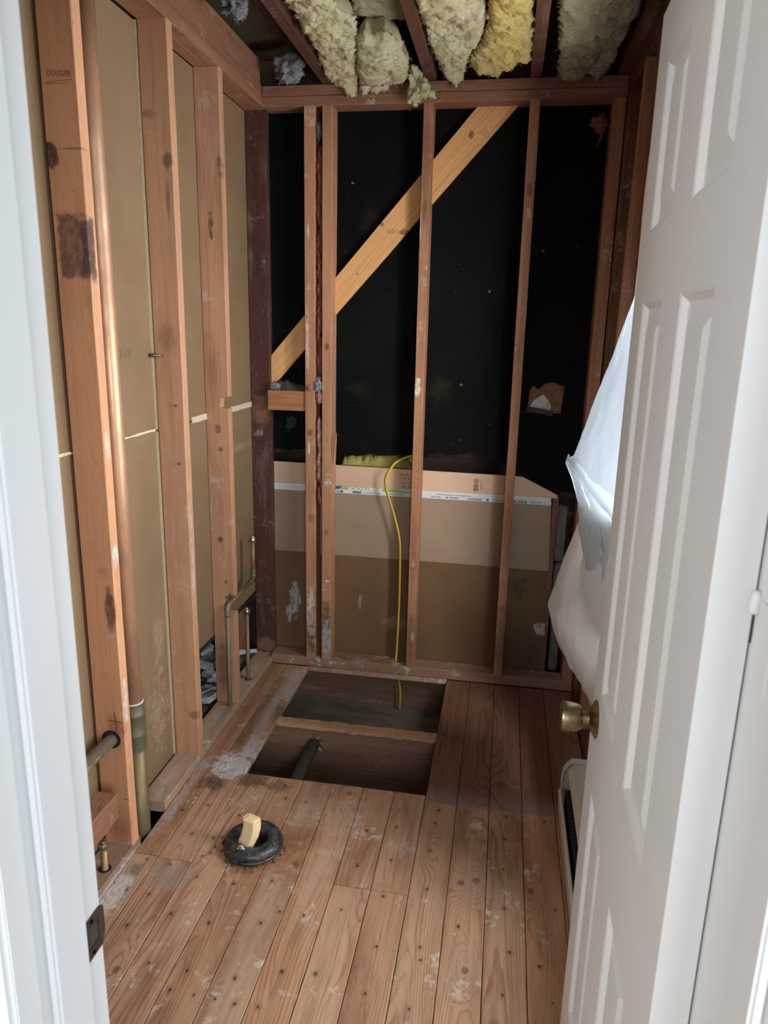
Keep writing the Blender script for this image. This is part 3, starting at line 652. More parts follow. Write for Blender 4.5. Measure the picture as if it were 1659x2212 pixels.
prism('diagonal_brace', [(-1.03, 1.303), (-.022, 2.416), (-.176, 2.416), (-1.03, 1.443)], 3.118, YS-.001, wood('new_pine_brace', 'X', (.70, .38, .155), (.50, .215, .075), freq=110, contrast=.75, blotch=.1, tilt=.02, vary=0,
    knots=[((-.33, 3.12, 2.02), (.03, .05, .02)), ((-.13, 3.12, 2.31), (.02, .05, .02))], spots=[((-.455, 3.12, 1.955), (.035, .02, .014), (.16, .06, .035), .85, .4, .7), ((-.50, 3.12, 1.96), (.06, .02, .02), (.40, .19, .08), .6, .6, 1.4),
    ((-.545, 3.12, 1.985), (.010, .02, .010), (.14, .05, .03), .85, .4, .4), ((-.195, 3.12, 2.315), (.014, .02, .022), (.14, .05, .03), .85, .5, .4), ((-.645, 3.12, 1.79), (.009, .02, .009), (.30, .14, .06), .7, .5, .4)]), wb, ang=math.radians(48.2), bev=.001)
# split slivers on the right stud of the pair
for a, b in [((-.742, 3.052, .62), (-.735, 3.060, 1.12)), ((-.738, 3.070, .70), (-.722, 3.075, 1.12))]:
    prism('wood_sliver', [(a[0], a[2]), (a[0]+.005, a[2]+.1), (b[0]+.001, b[2]), (a[0]-.004, a[2]+.2)], a[1]+.006, a[1]+.016, M['fir_z'], wb)
# sheathing
def ragline(pts, amp=.006, step=.012, fx=40.):
    out = []
    for (a, b), (c, d) in zip(pts[:-1], pts[1:]):
        n = max(1, int(math.hypot(c-a, d-b)/step))
        for k in range(n):
            t = k/n; x = a+(c-a)*t; z = b+(d-b)*t
            out.append((x+fbm((x*fx, z*fx, 1), 3)*amp*.4, z+fbm((x*fx, z*fx, 4), 3)*amp))
    out.append(pts[-1]); return out
torn = ragline([(.098, 1.2375), (.102, 1.33), (.115, 1.348), (.14, 1.338), (.175, 1.362), (.20, 1.366), (.245, 1.352), (.242, 1.30), (.238, 1.2375)], .006)
prism('sheathing_panel', [(-1.125, 1.2375)]+torn+[(.47, 1.2375), (.47, 2.47), (-1.125, 2.47)], 3.1465, 3.156, M['black'], wb, edge=M['fibre_edge'])
low = ragline([(.47, .86), (.36, .865), (.30, .90), (.26, .905), (.20, .93), (.13, .965), (.10, .985), (.04, 1.01), (-.02, 1.025), (-.06, 1.045), (-.14, 1.050), (-.21, 1.035), (-.28, 1.046), (-.33, 1.022), (-.42, 1.03), (-.52, 1.016), (-.60, 1.022), (-.645, 1.006), (-.72, 1.008), (-.78, 1.03), (-.86, 1.036), (-.95, 1.025), (-1.125, 1.03)], .009)
prism('sheathing_panel', low+[(-1.125, 1.2355), (.47, 1.2355)], 3.1465, 3.156, M['black'], wb, edge=M['fibre_edge'])
# torn fibre layer and plaster showing in the hole of the sheathing
dome = ragline([(.108, 1.262), (.12, 1.285), (.155, 1.312), (.163, 1.312), (.185, 1.29), (.196, 1.262), (.197, 1.246)], .004)
prism('torn_fibre_layer', [(.07, 1.20), (.07, 1.40), (.28, 1.40), (.28, 1.20), (.205, 1.20)]+list(reversed(dome))+[(.105, 1.20)], 3.158, 3.168, M['fibre'], wb, edge=M['fibre_edge'])
box('plaster_backing', .06, .29, 3.176, 3.186, 1.20, 1.42, M['gypsum_white'], wb)
prism('plaster_flap', [(.18, 1.246), (.197, 1.246), (.196, 1.262), (.185, 1.285)], 3.160, 3.164, M['gypsum_white'], wb)
for k in range(3):
    prism('slat_edge', [(.095, 1.262-k*.008), (.205, 1.246-k*.008), (.205, 1.240-k*.008), (.095, 1.256-k*.008)], 3.1385+k*.001, 3.146, plain('slat_edge_dark', (.035, .027, .016), .8), wb)
# nails and fluff specks caught on the felt
for k in range(26):
    x = random.uniform(-.72, .31); z = random.uniform(1.08, 2.36)
    if abs(x+.36) < .035 or abs(x-.045) < .035: continue
    r = random.choice([.002, .002, .003, .004, .006])
    vs = []; n = 7
    for i in range(n): vs.append((x+math.cos(i*6.283/n)*r*random.uniform(.5, 1.4), 3.1435-random.uniform(0, .002), z+math.sin(i*6.283/n)*r*random.uniform(.5, 1.3)))
    vs += [(v[0], 3.1468, v[2]) for v in vs]
    obj('felt_speck', vs, [tuple(range(n)), tuple(reversed(range(n, 2*n)))]+[(i, n+i, n+(i+1) % n, (i+1) % n) for i in range(n)], random.choice([M['cavity'], M['fibre'], M['chip_dark'], M['cavity']]), wb)
# lower boards
lv = prism('planed_board', [(-1.125, .869), (.253, .865), (.253, .881), (.096, .955), (-1.125, .967)], 3.150, 3.170, M['lvl_x'], wb, edge=M['cavity'], ang=.0001)
gb = prism('wall_board', [(-1.125, .539), (-.9, .537), (-.5, .5345), (-.2, .536), (.24, .531), (.229, .866), (-1.125, .8685)], 3.151, 3.163, M['paper_grey'], wb, edge=M['gypsum_white'])
prism('wall_board', [(-1.125, .02), (.252, .02), (.24, .5295), (-.2, .5345), (-.5, .533), (-.9, .5355), (-1.125, .5375)], 3.151, 3.163, M['paper_low'], wb, edge=M['gypsum_white'])
box('board_edge_tape', -1.12, .2285, 3.1494, 3.1512, .8335, .850, M['tape'], wb)
box('board_edge_tape', -1.12, .226, 3.1497, 3.1513, .8505, .8665, M['tape'], wb)
R180 = (math.radians(90), math.radians(180), 0)
yT = 3.1488
prism('green_print', [(-.722, .8513), (-.352, .8513), (-.352, .856), (-.42, .858), (-.47, .866), (-.705, .866)], yT+.0005, yT+.0009, M['lime'], wb)
prism('blue_print', [(-.75, .8513), (-.726, .8513), (-.708, .866), (-.75, .866)], yT+.0005, yT+.0009, M['blue'], wb)
text('print_text', 'SHEETROCK', .0185, (-.603, yT+.0003, .8588), R180, M['white_ink'], wb, bold=.0008, sx=1.6)
text('print_text', 'Brand', .009, (-.703, yT+.0003, .8590), R180, M['white_ink'], wb, sx=.9)
text('print_text', 'SHEETROCK', .0105, (-.105, yT+.0003, .8415), R180, M['blue'], wb, bold=.0004, sx=1.1)
for x in (-.02, .012, .12, .20): box('print_dot', x, x+.004, yT, yT+.0008, .8395, .8435, M['ink'], wb)
box('blue_logo', -.052, -.043, yT, yT+.0006, .836, .8465, M['blue'], wb); box('blue_logo', -.735, -.728, yT, yT+.0006, .837, .845, M['blue'], wb); box('blue_logo', -.722, -.706, yT, yT+.0006, .837, .845, M['blue'], wb)
prism('blue_print', [(-.28, .8532), (-.12, .8520), (-.12, .8540), (-.28, .8552)], yT+.0004, yT+.0008, M['blue'], wb)
def dashes(x0, x1, z0, z1, rows, y, mat, parent, seed=1, fill=.62):
    """rows of print too small to read"""
    rr = random.Random(seed); vs = []; fs = []
    for r in range(rows):
        h = (z1-z0)/rows; a = z0+h*(r+.22); b = z0+h*(r+.78); x = x0
        while x < x1:
            w_ = rr.uniform(.3, 1.6)*h*fill*1.6; x2 = min(x1, x+w_); i = len(vs)
            vs += [(x, y, a), (x2, y, a), (x2, y, b), (x, y, b)]; vs += [(v[0], y+.0003, v[2]) for v in vs[i:i+4]]
            fs += [(i, i+1, i+2, i+3), (i+7, i+6, i+5, i+4)]+[(i+k, i+4+k, i+4+(k+1) % 4, i+(k+1) % 4) for k in range(4)]
            x = x2+rr.uniform(.25, .6)*h
    return fix(obj('small_print', vs, fs, mat, parent))
def barcode(x0, x1, z0, z1, y, mat, parent, vertical=True, n=22):
    vs = []; fs = []; rr = random.Random(5); p = 0.
    while p < 1:
        w_ = rr.choice([.012, .02, .035]); g = rr.choice([.015, .025])
        q0, q1 = p, min(1, p+w_); p = q1+g; i = len(vs)
        if vertical: a, b, c, d = x0, x1, z0+(z1-z0)*q0, z0+(z1-z0)*q1
        else: a, b, c, d = x0+(x1-x0)*q0, x0+(x1-x0)*q1, z0, z1
        vs += [(a, y, c), (b, y, c), (b, y, d), (a, y, d)]; vs += [(v[0], y+.0004, v[2]) for v in vs[i:i+4]]
        fs += [(i, i+1, i+2, i+3), (i+7, i+6, i+5, i+4)]+[(i+k, i+4+k, i+4+(k+1) % 4, i+(k+1) % 4) for k in range(4)]
    return fix(obj('barcode', vs, fs, mat, parent))
barcode(-.113, -.092, .879, .935, 3.1494, M['ink'], wb)
barcode(.085, .125, .8365, .8475, 3.1486, M['blue'], wb, False); barcode(.060, .078, .8365, .8475, 3.1486, M['blue'], wb, False); barcode(-.66, -.62, .8365, .8465, 3.1486, M['blue'], wb, False)
for k in range(4):
    dashes(-.445+k*.003, -.392+k*.003, .929-k*.0185, .942-k*.0185, 1, 3.1496, plain('stamp_faded', (.36, .24, .17), .9) if k == 0 else bpy.data.materials['stamp_faded'], wb, 20+k)
    box('stamp_rule', -.447+k*.003, -.388+k*.003, 3.1495, 3.1499, .9275-k*.0185, .9287-k*.0185, bpy.data.materials['stamp_faded'], wb)
for a, b, c, d, rws, sd, mt in [(-.30, -.255, .838, .8455, 2, 1, 'ink'), (-.235, -.175, .838, .8455, 1, 2, 'ink'), (-.60, -.53, .838, .845, 2, 3, 'blue'), (-.50, -.42, .838, .845, 2, 4, 'blue'), (.138, .19, .8385, .8455, 2, 5, 'ink'), (-.012, .008, .8385, .8455, 2, 6, 'ink'), (.018, .022, .8385, .8455, 2, 7, 'ink')]:
    dashes(a, b, c, d, rws, 3.1489, M[mt], wb, sd)
dashes(-.084, -.078, .884, .928, 9, 3.1496, M['ink'], wb, 8); dashes(-.072, -.069, .890, .918, 7, 3.1496, M['ink'], wb, 9)
dashes(-.66, -.47, .345, .375, 1, 3.1507, plain('faded_print', (.115, .066, .034), .9), wb, 10, .9)
# timber and concrete seen at the right end, beyond the boards
lumber('back_post', .236, .262, 3.166, 3.21, .03, .868, 'Z', M['dark_z'], wb)
cp = empty('concrete_pier', (.28, 3.24, .01)); adopt(cp, wb)
for k in range(3):
    dx = .012*k
    box('concrete_block', .268+.01-dx*.7, .318-dx*.5, 3.21, 3.27, .02+k*.27, .28+k*.27, M['concrete'], cp, bev=.006)
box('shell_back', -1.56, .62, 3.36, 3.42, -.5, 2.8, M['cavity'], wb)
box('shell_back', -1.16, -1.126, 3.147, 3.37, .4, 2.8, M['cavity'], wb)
lumber('back_framing', -1.1, .45, 3.29, 3.33, .6, 1.3, 'X', wood('dark_back_wood', 'X', (.030, .013, .008), (.016, .007, .005)), wb)

# ---- right wall with the window
wr = tag(empty('wall_right', (.42, 1.9, 0)), 'dark stripped right wall of studs behind the open door', 'wall', kind='structure')
XR, XE = .378, .468
R1 = M['red_z']
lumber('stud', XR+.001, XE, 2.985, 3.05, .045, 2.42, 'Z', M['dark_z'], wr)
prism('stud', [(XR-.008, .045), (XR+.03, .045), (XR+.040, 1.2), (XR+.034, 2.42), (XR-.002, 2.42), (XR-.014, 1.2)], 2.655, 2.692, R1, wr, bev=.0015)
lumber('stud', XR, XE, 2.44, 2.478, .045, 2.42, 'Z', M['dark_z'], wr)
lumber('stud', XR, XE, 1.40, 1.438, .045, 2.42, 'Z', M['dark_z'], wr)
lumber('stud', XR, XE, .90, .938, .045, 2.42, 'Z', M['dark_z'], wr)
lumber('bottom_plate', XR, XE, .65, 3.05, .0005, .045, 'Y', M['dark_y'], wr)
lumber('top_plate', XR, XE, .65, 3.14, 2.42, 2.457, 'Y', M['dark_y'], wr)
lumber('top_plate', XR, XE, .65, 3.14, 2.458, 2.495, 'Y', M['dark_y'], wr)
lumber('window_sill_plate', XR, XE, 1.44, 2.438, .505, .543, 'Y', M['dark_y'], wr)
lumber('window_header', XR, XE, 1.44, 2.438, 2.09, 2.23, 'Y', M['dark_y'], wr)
WY0, WY1, WZ0, WZ1 = 1.455, 2.425, .55, 2.08
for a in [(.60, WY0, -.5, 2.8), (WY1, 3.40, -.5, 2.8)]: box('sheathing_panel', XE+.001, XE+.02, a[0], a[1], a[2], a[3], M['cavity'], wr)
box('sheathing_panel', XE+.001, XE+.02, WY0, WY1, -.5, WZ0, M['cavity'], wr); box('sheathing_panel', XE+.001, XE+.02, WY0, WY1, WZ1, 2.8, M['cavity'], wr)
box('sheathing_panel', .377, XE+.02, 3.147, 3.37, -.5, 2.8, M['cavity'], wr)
win = tag(empty('window_1', (.45, 1.94, 1.02)), 'white framed window in the right wall hidden behind plastic', 'window', kind='structure')
for a in [(WY0, WY0+.04, WZ0, WZ1), (WY1-.04, WY1, WZ0, WZ1), (WY0+.04, WY1-.04, WZ0, WZ0+.04), (WY0+.04, WY1-.04, WZ1-.04, WZ1), (WY0+.04, WY1-.04, 1.42, 1.455)]:
    box('window_frame', .43, .467, a[0], a[1], a[2], a[3], M['paint'], win, bev=.002)
box('pane', .449, .453, WY0+.04, WY1-.04, WZ0+.04, 1.42, M['pane'], win); box('pane', .449, .453, WY0+.04, WY1-.04, 1.455, WZ1-.04, M['pane'], win)

# ---- ceiling
ce = tag(empty('ceiling', (-.3, 1.9, 2.5)), 'open ceiling of dark joists under dark roof sheathing', 'ceiling', kind='structure')
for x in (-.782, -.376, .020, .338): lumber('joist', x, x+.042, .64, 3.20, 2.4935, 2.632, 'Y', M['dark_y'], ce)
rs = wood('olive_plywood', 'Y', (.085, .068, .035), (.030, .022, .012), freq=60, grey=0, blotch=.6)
box('roof_sheathing', -1.5, .6, .5, 3.42, 2.634, 2.66, rs, ce)
lumber('blocking', -1.1, .5, 3.21, 3.25, 2.47, 2.633, 'X', M['dirt_x'], ce)

# ---- doorway wall, jambs and casings
wf = tag(empty('wall_front', (-.1, .55, 0)), 'white hall wall around the doorway', 'wall', kind='structure')
box('wall_panel', -1.56, -.452, .497, .637, -.5, 2.8, M['wallwhite'], wf); box('wall_panel', .261, .62, .497, .637, -.5, 2.8, M['wallwhite'], wf); box('wall_panel', -.452, .261, .497, .637, 2.075, 2.8, M['wallwhite'], wf)
def jamb(name, x, s, label, ye=.640, sy=(.540, .597)):
    t = tag(empty(name, (x, .57, 0)), label, 'door frame', kind='structure')
    a, b = sorted((x, x+s*.02)); box('jamb', a, b, .494, ye, 0.0, 2.055, M['paint'], t, bev=.0015)
    a, b = sorted((x-s*.012, x-s*.0002)); box('door_stop', a, b, sy[0], sy[1], .0, 2.043, M['paint'], t, bev=.003)
    # moulded casing on the hall side
    prof = [(0, 0), (.0, .007), (.004, .010), (.010, .010), (.013, .0135), (.030, .0165), (.048, .0185), (.054, .0185), (.058, .014), (.062, .014), (.062, 0)]
    P = [(x+s*(.006+u), .496-v) for u, v in prof]
    prism('casing', P, 0.0, 2.12, M['paint'], t, 'XY')
    return t
t1 = jamb('trim_1', -.430, -1, 'white painted left door jamb with a dark strike plate')
t2 = jamb('trim_2', .2345, 1, 'white painted right door jamb on the hinge side', .690, (.502, .560))
th = tag(empty('trim_3', (-.1, .57, 2.05)), 'white painted head of the door frame', 'door frame', kind='structure')
box('jamb', -.43, .239, .494, .640, 2.0555, 2.074, M['paint'], th); box('casing', -.498, .307, .478, .496, 2.0615, 2.124, M['paint'], th, bev=.003)
# strike plate: flat plate with a rounded lip and latch opening
bm = bmesh.new()
pts = [(.602, .851), (.637, .851), (.6465, .859), (.6485, .866), (.6485, .890), (.6465, .897), (.637, .905), (.602, .905)]
hole = [(.613, .865), (.613, .891), (.632, .891), (.632, .865)]
V0 = [bm.verts.new((-.4294+max(0, y-.640)*-.35, y, z)) for y, z in pts]; H0 = [bm.verts.new((-.4294, y, z)) for y, z in hole]
for f in [(V0[0], V0[1], H0[3], H0[0]), (V0[1], V0[2], V0[3], V0[4], V0[5], V0[6], H0[2], H0[3]), (V0[6], V0[7], H0[1], H0[2]), (V0[7], V0[0], H0[0], H0[1])]: bm.faces.new(f)
g = bmesh.ops.extrude_face_region(bm, geom=bm.faces[:]); 
for v in [e for e in g['geom'] if isinstance(e, bmesh.types.BMVert)]: v.co.x += .0012
bmesh.ops.recalc_face_normals(bm, faces=bm.faces)
sp = from_bm('strike_plate', bm, M['metal_dark'], t1)
box('latch_pocket', -.4299, -.4296, .613, .632, .865, .891, M['ink'], sp)  # thin dark sheet painting the shade inside the latch opening
for z in (.857, .899): lathe('screw', [(.0032, 0), (.0026, .0008), (.0005, .0011)], M['nail_s'], (-.4282, .619, z), '-X', sp, 10)

# ---- door
door = tag(empty('door_1', (.1936, .655, 0), -.01426), 'white six panel door standing open with an aged brass knob', 'door', kind='structure')
DW, DT, DZ0, DZ1 = .645, .0385, .012, 2.035
PY = [(.12, .28), (.395, .555)]; PZ = [(.24, .745), (.94, 1.612), (1.714, 1.945)]
def door_slab():
    bm = bmesh.new()
    def bx(x0, x1, y0, y1, z0, z1):
        g = bmesh.ops.create_cube(bm, size=1)
        for v in g['verts']: v.co = Vector(((x0+x1)/2+v.co.x*(x1-x0), (y0+y1)/2+v.co.y*(y1-y0), (z0+z1)/2+v.co.z*(z1-z0)))
    ys = [0, PY[0][0], PY[0][1], PY[1][0], PY[1][1], DW]; zs = [DZ0, PZ[0][0], PZ[0][1], PZ[1][0], PZ[1][1], PZ[2][0], PZ[2][1], DZ1]
    grid = {}
    for side, x in ((0, 0.), (1, DT)):
        for i, y in enumerate(ys):
            for j, z in enumerate(zs): grid[side, i, j] = bm.verts.new((x, y, z))
    for side in (0, 1):
        for i in range(5):
            for j in range(7):
                if i in (1, 3) and j in (1, 3, 5): continue
                q = [grid[side, i, j], grid[side, i+1, j], grid[side, i+1, j+1], grid[side, i, j+1]]
                bm.faces.new(q)
    for j in range(7):
        for i in (0, 5): bm.faces.new([grid[0, i, j], grid[0, i, j+1], grid[1, i, j+1], grid[1, i, j]])
    for i in range(5):
        for j in (0, 7): bm.faces.new([grid[0, i, j], grid[0, i+1, j], grid[1, i+1, j], grid[1, i, j]])
    bmesh.ops.recalc_face_normals(bm, faces=bm.faces)
    return from_bm('door_slab', bm, M['paint'], door, local=True)
slab = door_slab()
def door_panel(y0, y1, z0, z1):
    ins = [(0, 0), (.004, .0015), (.011, .0085), (.020, .0095), (.024, .0085), (.042, .0025), (.045, .0025)]
    vs = []; fs = []
    for side in (0, 1):
        b = len(vs)
        for d, dep in ins:
            x = dep if side == 0 else DT-dep
            vs += [(x, y0+d, z0+d), (x, y1-d, z0+d), (x, y1-d, z1-d), (x, y0+d, z1-d)]
        for k in range(len(ins)-1):
            for e in range(4):
                q = (b+k*4+e, b+k*4+(e+1) % 4, b+k*4+4+(e+1) % 4, b+k*4+4+e); fs.append(q if side else tuple(reversed(q)))
        q = tuple(range(b+len(vs)-b-4, len(vs))); fs.append(q if side else tuple(reversed(q)))
    return obj('door_panel', vs, fs, M['paint'], door, local=True)
for y0, y1 in PY:
    for z0, z1 in PZ: door_panel(y0, y1, z0, z1)
KZ = .879; KY = .580
def dloc(x, y, z): return door.matrix_basis @ Vector((x, y, z))
kn = lathe('knob', [(.008, .012), (.0135, .013), (.0125, .020), (.0125, .026), (.019, .0275), (.0235, .031), (.0258, .040), (.0272, .052), (.0278, .0605), (.0265, .0635), (.022, .0645)], M['brass'], (.1936+.0083, .655+KY, KZ), '-X', door, 36)
lathe('rosette', [(.0345, 0), (.0350, .0018), (.033, .0035), (.022, .010), (.0165, .0135), (.015, .0145)], M['brass'], (.1936+.0083, .655+KY, KZ), '-X', door, 36)
lathe('knob', [(.008, -.10), (.0278, -.10), (.0258, -.085), (.0125, -.066), (.0125, -.04)], M['brass'], (.1936+.0083, .655+KY, KZ), '-X', door, 24)
def hinge(z):
    h = empty('hinge', (.2295, .6630, z)); adopt(h, door)
    for k in range(3): lathe('hinge_knuckle', [(.0035, 0), (.0058, .001), (.0058, .0235), (.0035, .0245)], M['paint'], (.2295, .6630, z+k*.0255), 'Z', h, 14)
    lathe('hinge_pin', [(.0030, 0), (.0052, .002), (.0058, .008), (.0052, .016), (.003, .021), (.001, .022)], M['paint'], (.2318, .6490, z+.0600), 'Z', h, 16)
    box('hinge_gap', .2326, .2343, .6535, .6545, z+.030, z+.058, M['ink'], h)  # dark strip painted in as shade between knuckle and jamb
    box('hinge_leaf', .2330, .2344, .606, .640, z, z+.0765, M['paint'], h)
for z in (.22, 1.262, 1.78): hinge(z)

# ============================================================ THINGS
# ---- glass wool batts
def inside(p, poly):
    x, y = p; r = False; j = len(poly)-1
    for i in range(len(poly)):
        a, b = poly[i], poly[j]
        if (a[1] > y) != (b[1] > y) and x < (b[0]-a[0])*(y-a[1])/(b[1]-a[1])+a[0]: r = not r
        j = i
    return r
def bdist(p, poly):
    best = 9; x, y = p
    for i in range(len(poly)):
        ax, ay = poly[i-1]; bx, by = poly[i]; dx, dy = bx-ax, by-ay
        t = max(0, min(1, ((x-ax)*dx+(y-ay)*dy)/(dx*dx+dy*dy+1e-9)))
        best = min(best, math.hypot(x-ax-dx*t, y-ay-dy*t))
    return best
def batt(name, poly, mat, label, bulge=.03, thick=.08, step=.0058, amp=.017, zb=2.50, yf=3.02, group='glass wool between the ceiling joists', lift=0., fx=16., stretch=(1, 1), fringe=.5):
    """a slab of glass wool: outline in plan (x, run), the run folds down over the plate past yf"""
    x0 = min(p[0] for p in poly); x1 = max(p[0] for p in poly); y0 = min(p[1] for p in poly); y1 = max(p[1] for p in poly)
    nx = int((x1-x0)/step)+2; ny = int((y1-y0)/step)+2; V = {}; vs = []; fs = []; cells = []
    for i in range(nx):
        for j in range(ny):
            px, py = x0+(i+.5)*step, y0+(j+.5)*step
            if inside((px+fbm((px*45, py*45, 8), 4)*.011, py+fbm((px*45, py*45, 12), 4)*.011), poly): cells.append((i, j))
    cs = set(cells)
    def frame(x, v):
        if v <= yf-.03: return Vector((x, v, zb)), Vector((0, 0, -1))
        a = max(0, min(1, (v-yf+.03)/.06))*math.pi/2
        rr = .06*2/math.pi
        base = Vector((x, yf-.03+math.sin(a)*rr, zb-(1-math.cos(a))*rr)); n = Vector((0, -math.sin(a), -math.cos(a)))
        if v > yf+.03: base.z -= v-yf-.03
        return base, n
    def vert(i, j, side):
        k = (i, j, side)
        if k in V: return V[k]
        edge = not all((i-a, j-b) in cs for a in (0, 1) for b in (0, 1))
        if edge: k = (i, j, 0); side = 0
        if k in V: return V[k]
        x, v = x0+i*step, y0+j*step
        B, n = frame(x, v); d = bdist((x, v), poly)
        f = fbm((x*fx*stretch[0], v*fx*stretch[1], 3.3+zb), 6)*1.3+(.35-abs(fbm((x*fx*.6*stretch[0], v*fx*.6*stretch[1], 8.1), 4)))*.9; f2 = fbm((x*105, v*105, 1.7), 4)
        if edge: P = B+Vector((fbm((x*70, v*70, 0), 3)*.006, fbm((x*70, v*70, 5), 3)*.006, 0))+n*(-.004+f*amp*.6)
        elif side == 0: P = B+n*(bulge*(1-math.exp(-d/.025))+f*amp*min(1, d/.012+.3)+f2*.0075-lift)
        else: P = B-n*(min(thick, .026 if v > yf-.02 else thick)*(1-math.exp(-d/.02)))
        V[k] = len(vs); vs.append(P); return V[k]
    for i, j in cells:
        for s in (0, 1):
            q = [vert(i, j, s), vert(i+1, j, s), vert(i+1, j+1, s), vert(i, j+1, s)]
            if len(set(q)) == 4: fs.append(tuple(q if s else reversed(q)))
    # loose fibres over the face and along the rim
    r0 = random.Random(5)
    for k in [k for k in V if k[2] == 0 and r0.random() < .10]:
        p = vs[V[k]]; d = Vector((r0.uniform(-1, 1), r0.uniform(-1, .6), r0.uniform(-.7, .1))).normalized(); L = r0.uniform(.006, .016); s_ = d.orthogonal().normalized()*r0.uniform(.0004, .0010); i = len(vs)
        vs += [p-s_, p+s_, p+d*L]; fs.append((i, i+1, i+2))
    rr = random.Random(len(cells)); rim = [k for k in V if k[2] == 0 and not all((k[0]-a, k[1]-b) in cs for a in (0, 1) for b in (0, 1))]
    for k in rim:
        for rep in range(3):
            if rr.random() > fringe: continue
            p = vs[V[k]]; d = Vector((rr.uniform(-1, 1), rr.uniform(-1, .3), rr.uniform(-1.2, .2))).normalized(); L = rr.uniform(.004, .014); s_ = d.orthogonal().normalized()*rr.uniform(.0004, .0011); i = len(vs)
            vs += [p-s_, p+s_, p+d*L]; fs.append((i, i+1, i+2))
    o = obj(name, vs, fs, M[mat], None, smooth=True)
    return tag(o, label, 'insulation', group)
batt('insulation_batt', [(-0.640, 1.05), (-0.712, 2.34), (-0.718, 2.516), (-0.724, 2.722), (-0.739, 2.939), (-0.726, 3.038), (-0.687, 3.049), (-0.682, 3.073), (-0.66, 3.078), (-0.638, 3.065), (-0.625, 2.977), (-0.596, 2.792), (-0.556, 2.611), (-0.532, 2.489), (-0.57, 2.421), (-0.545, 1.05)], 'wool', 'pale yellow glass wool batt sagging beside the leftmost bare joist', bulge=.02)
batt('insulation_batt', [(-0.56, 1.05), (-0.588, 2.421), (-0.545, 2.489), (-0.575, 2.66), (-0.506, 2.66), (-0.434, 2.70), (-0.390, 2.70), (-0.385, 2.376), (-0.378, 1.05)], 'wool_dim', 'smooth paper-backed batt above the rolled wool between the first two joists', bulge=.0, zb=2.565, amp=.006, thick=.05)
batt('insulation_roll', [(-0.560, 2.64), (-0.527, 2.60), (-0.504, 2.625), (-0.455, 2.607), (-0.428, 2.666), (-0.413, 2.688), (-0.425, 2.775), (-0.409, 2.834), (-0.436, 2.995), (-0.462, 3.036), (-0.509, 3.044), (-0.513, 3.069), (-0.537, 3.062), (-0.555, 3.071), (-0.585, 3.062), (-0.614, 3.078), (-0.631, 3.049), (-0.619, 2.925)], 'wool', 'folded roll end of yellow glass wool with visible layers', bulge=.035, amp=.018, stretch=(.5, 2.2), fx=22)
batt('insulation_tuft', [(-0.414, 2.906), (-0.39, 2.928), (-0.376, 3.001), (-0.35, 3.027), (-0.318, 3.074), (-0.338, 3.086), (-0.362, 3.078), (-0.372, 3.092), (-0.381, 3.072), (-0.394, 3.101), (-0.417, 3.113), (-0.439, 3.092), (-0.439, 3.033)], 'wool', 'torn pale wool tuft hanging over the back top plate', bulge=.02, amp=.02, step=.005, thick=.02, yf=3.005)
batt('insulation_batt', [(-0.30, 1.05), (-0.331, 2.383), (-0.324, 2.512), (-0.317, 2.785), (-0.301, 2.994), (-0.275, 3.038), (-0.262, 3.051), (-0.252, 3.055), (-0.240, 3.035), (-0.227, 3.023), (-0.2, 2.834), (-0.149, 2.676), (-0.129, 2.533), (-0.10, 1.05)], 'wool', 'pale greyish wool batt with pointed end beside the middle joist', bulge=.02, amp=.016)
batt('insulation_batt', [(-0.088, 1.05), (-0.120, 2.533), (-0.142, 2.68), (-0.172, 2.75), (-0.185, 2.810), (-0.197, 2.875), (-0.171, 2.948), (-0.149, 2.999), (-0.12, 2.959), (-0.086, 2.98), (-0.049, 2.925), (-0.017, 2.837), (0.015, 2.874), (0.014, 2.678), (0.01, 2.42), (0.004, 1.05)], 'wool_yellow', 'bright yellow ragged wool batt next to the third joist', bulge=.028, amp=.016, zb=2.49)
batt('insulation_batt', [(0.065, 1.05), (0.083, 2.429), (0.098, 2.594), (0.101, 2.735), (0.114, 2.895), (0.116, 3.033), (0.136, 3.041), (0.156, 3.026), (0.182, 3.039), (0.203, 3.036), (0.239, 3.025), (0.262, 3.049), (0.281, 3.03), (0.308, 2.983), (0.303, 2.859), (0.310, 2.706), (0.318, 2.529), (0.318, 2.45), (0.310, 1.05)], 'wool_dim', 'dusty olive wool batt in the rightmost ceiling bay', bulge=.022, amp=.022)
def tuft(name, c, r, mat, label, group=None, sub=4, spike=.5, cat='insulation', fx=7.):
    bm = bmesh.new(); bmesh.ops.create_icosphere(bm, subdivisions=sub, radius=1)
    r = Vector(r) if not isinstance(r, float) else Vector((r, r, r))
    for v in bm.verts:
        d = v.co.normalized(); k = .75+spike*fbm(d*fx*.35+Vector(c)*9, 5)+.16*fbm(d*fx*1.6+Vector(c)*5, 3)
        v.co = Vector(c)+Vector((d.x*r.x, d.y*r.y, d.z*r.z))*max(.2, k)
    rr = random.Random(int(c[0]*1000+c[2]*77)); vl = list(bm.verts); nv = len(vl)
    for k in range(220):
        v = vl[rr.randrange(nv)]; d = (v.co-Vector(c)).normalized()+Vector((rr.uniform(-.7, .7), rr.uniform(-.7, .7), rr.uniform(-.7, .7))); d.normalize(); s_ = d.orthogonal()*rr.uniform(.0006, .0015)
        L = rr.uniform(.08, .26)*max(r)
        a, b, e = bm.verts.new(v.co-s_), bm.verts.new(v.co+s_), bm.verts.new(v.co+d*L); bm.faces.new((a, b, e))
    return tag(from_bm(name, bm, M[mat], None, smooth=True), label, cat, group)
tuft('loose_fill_clump', (-.905, 2.43, 2.535), (.05, .07, .045), 'fluff_grey', 'grey loose-fill clump above the left wall plate, nearer the camera', 'grey loose-fill clumps')
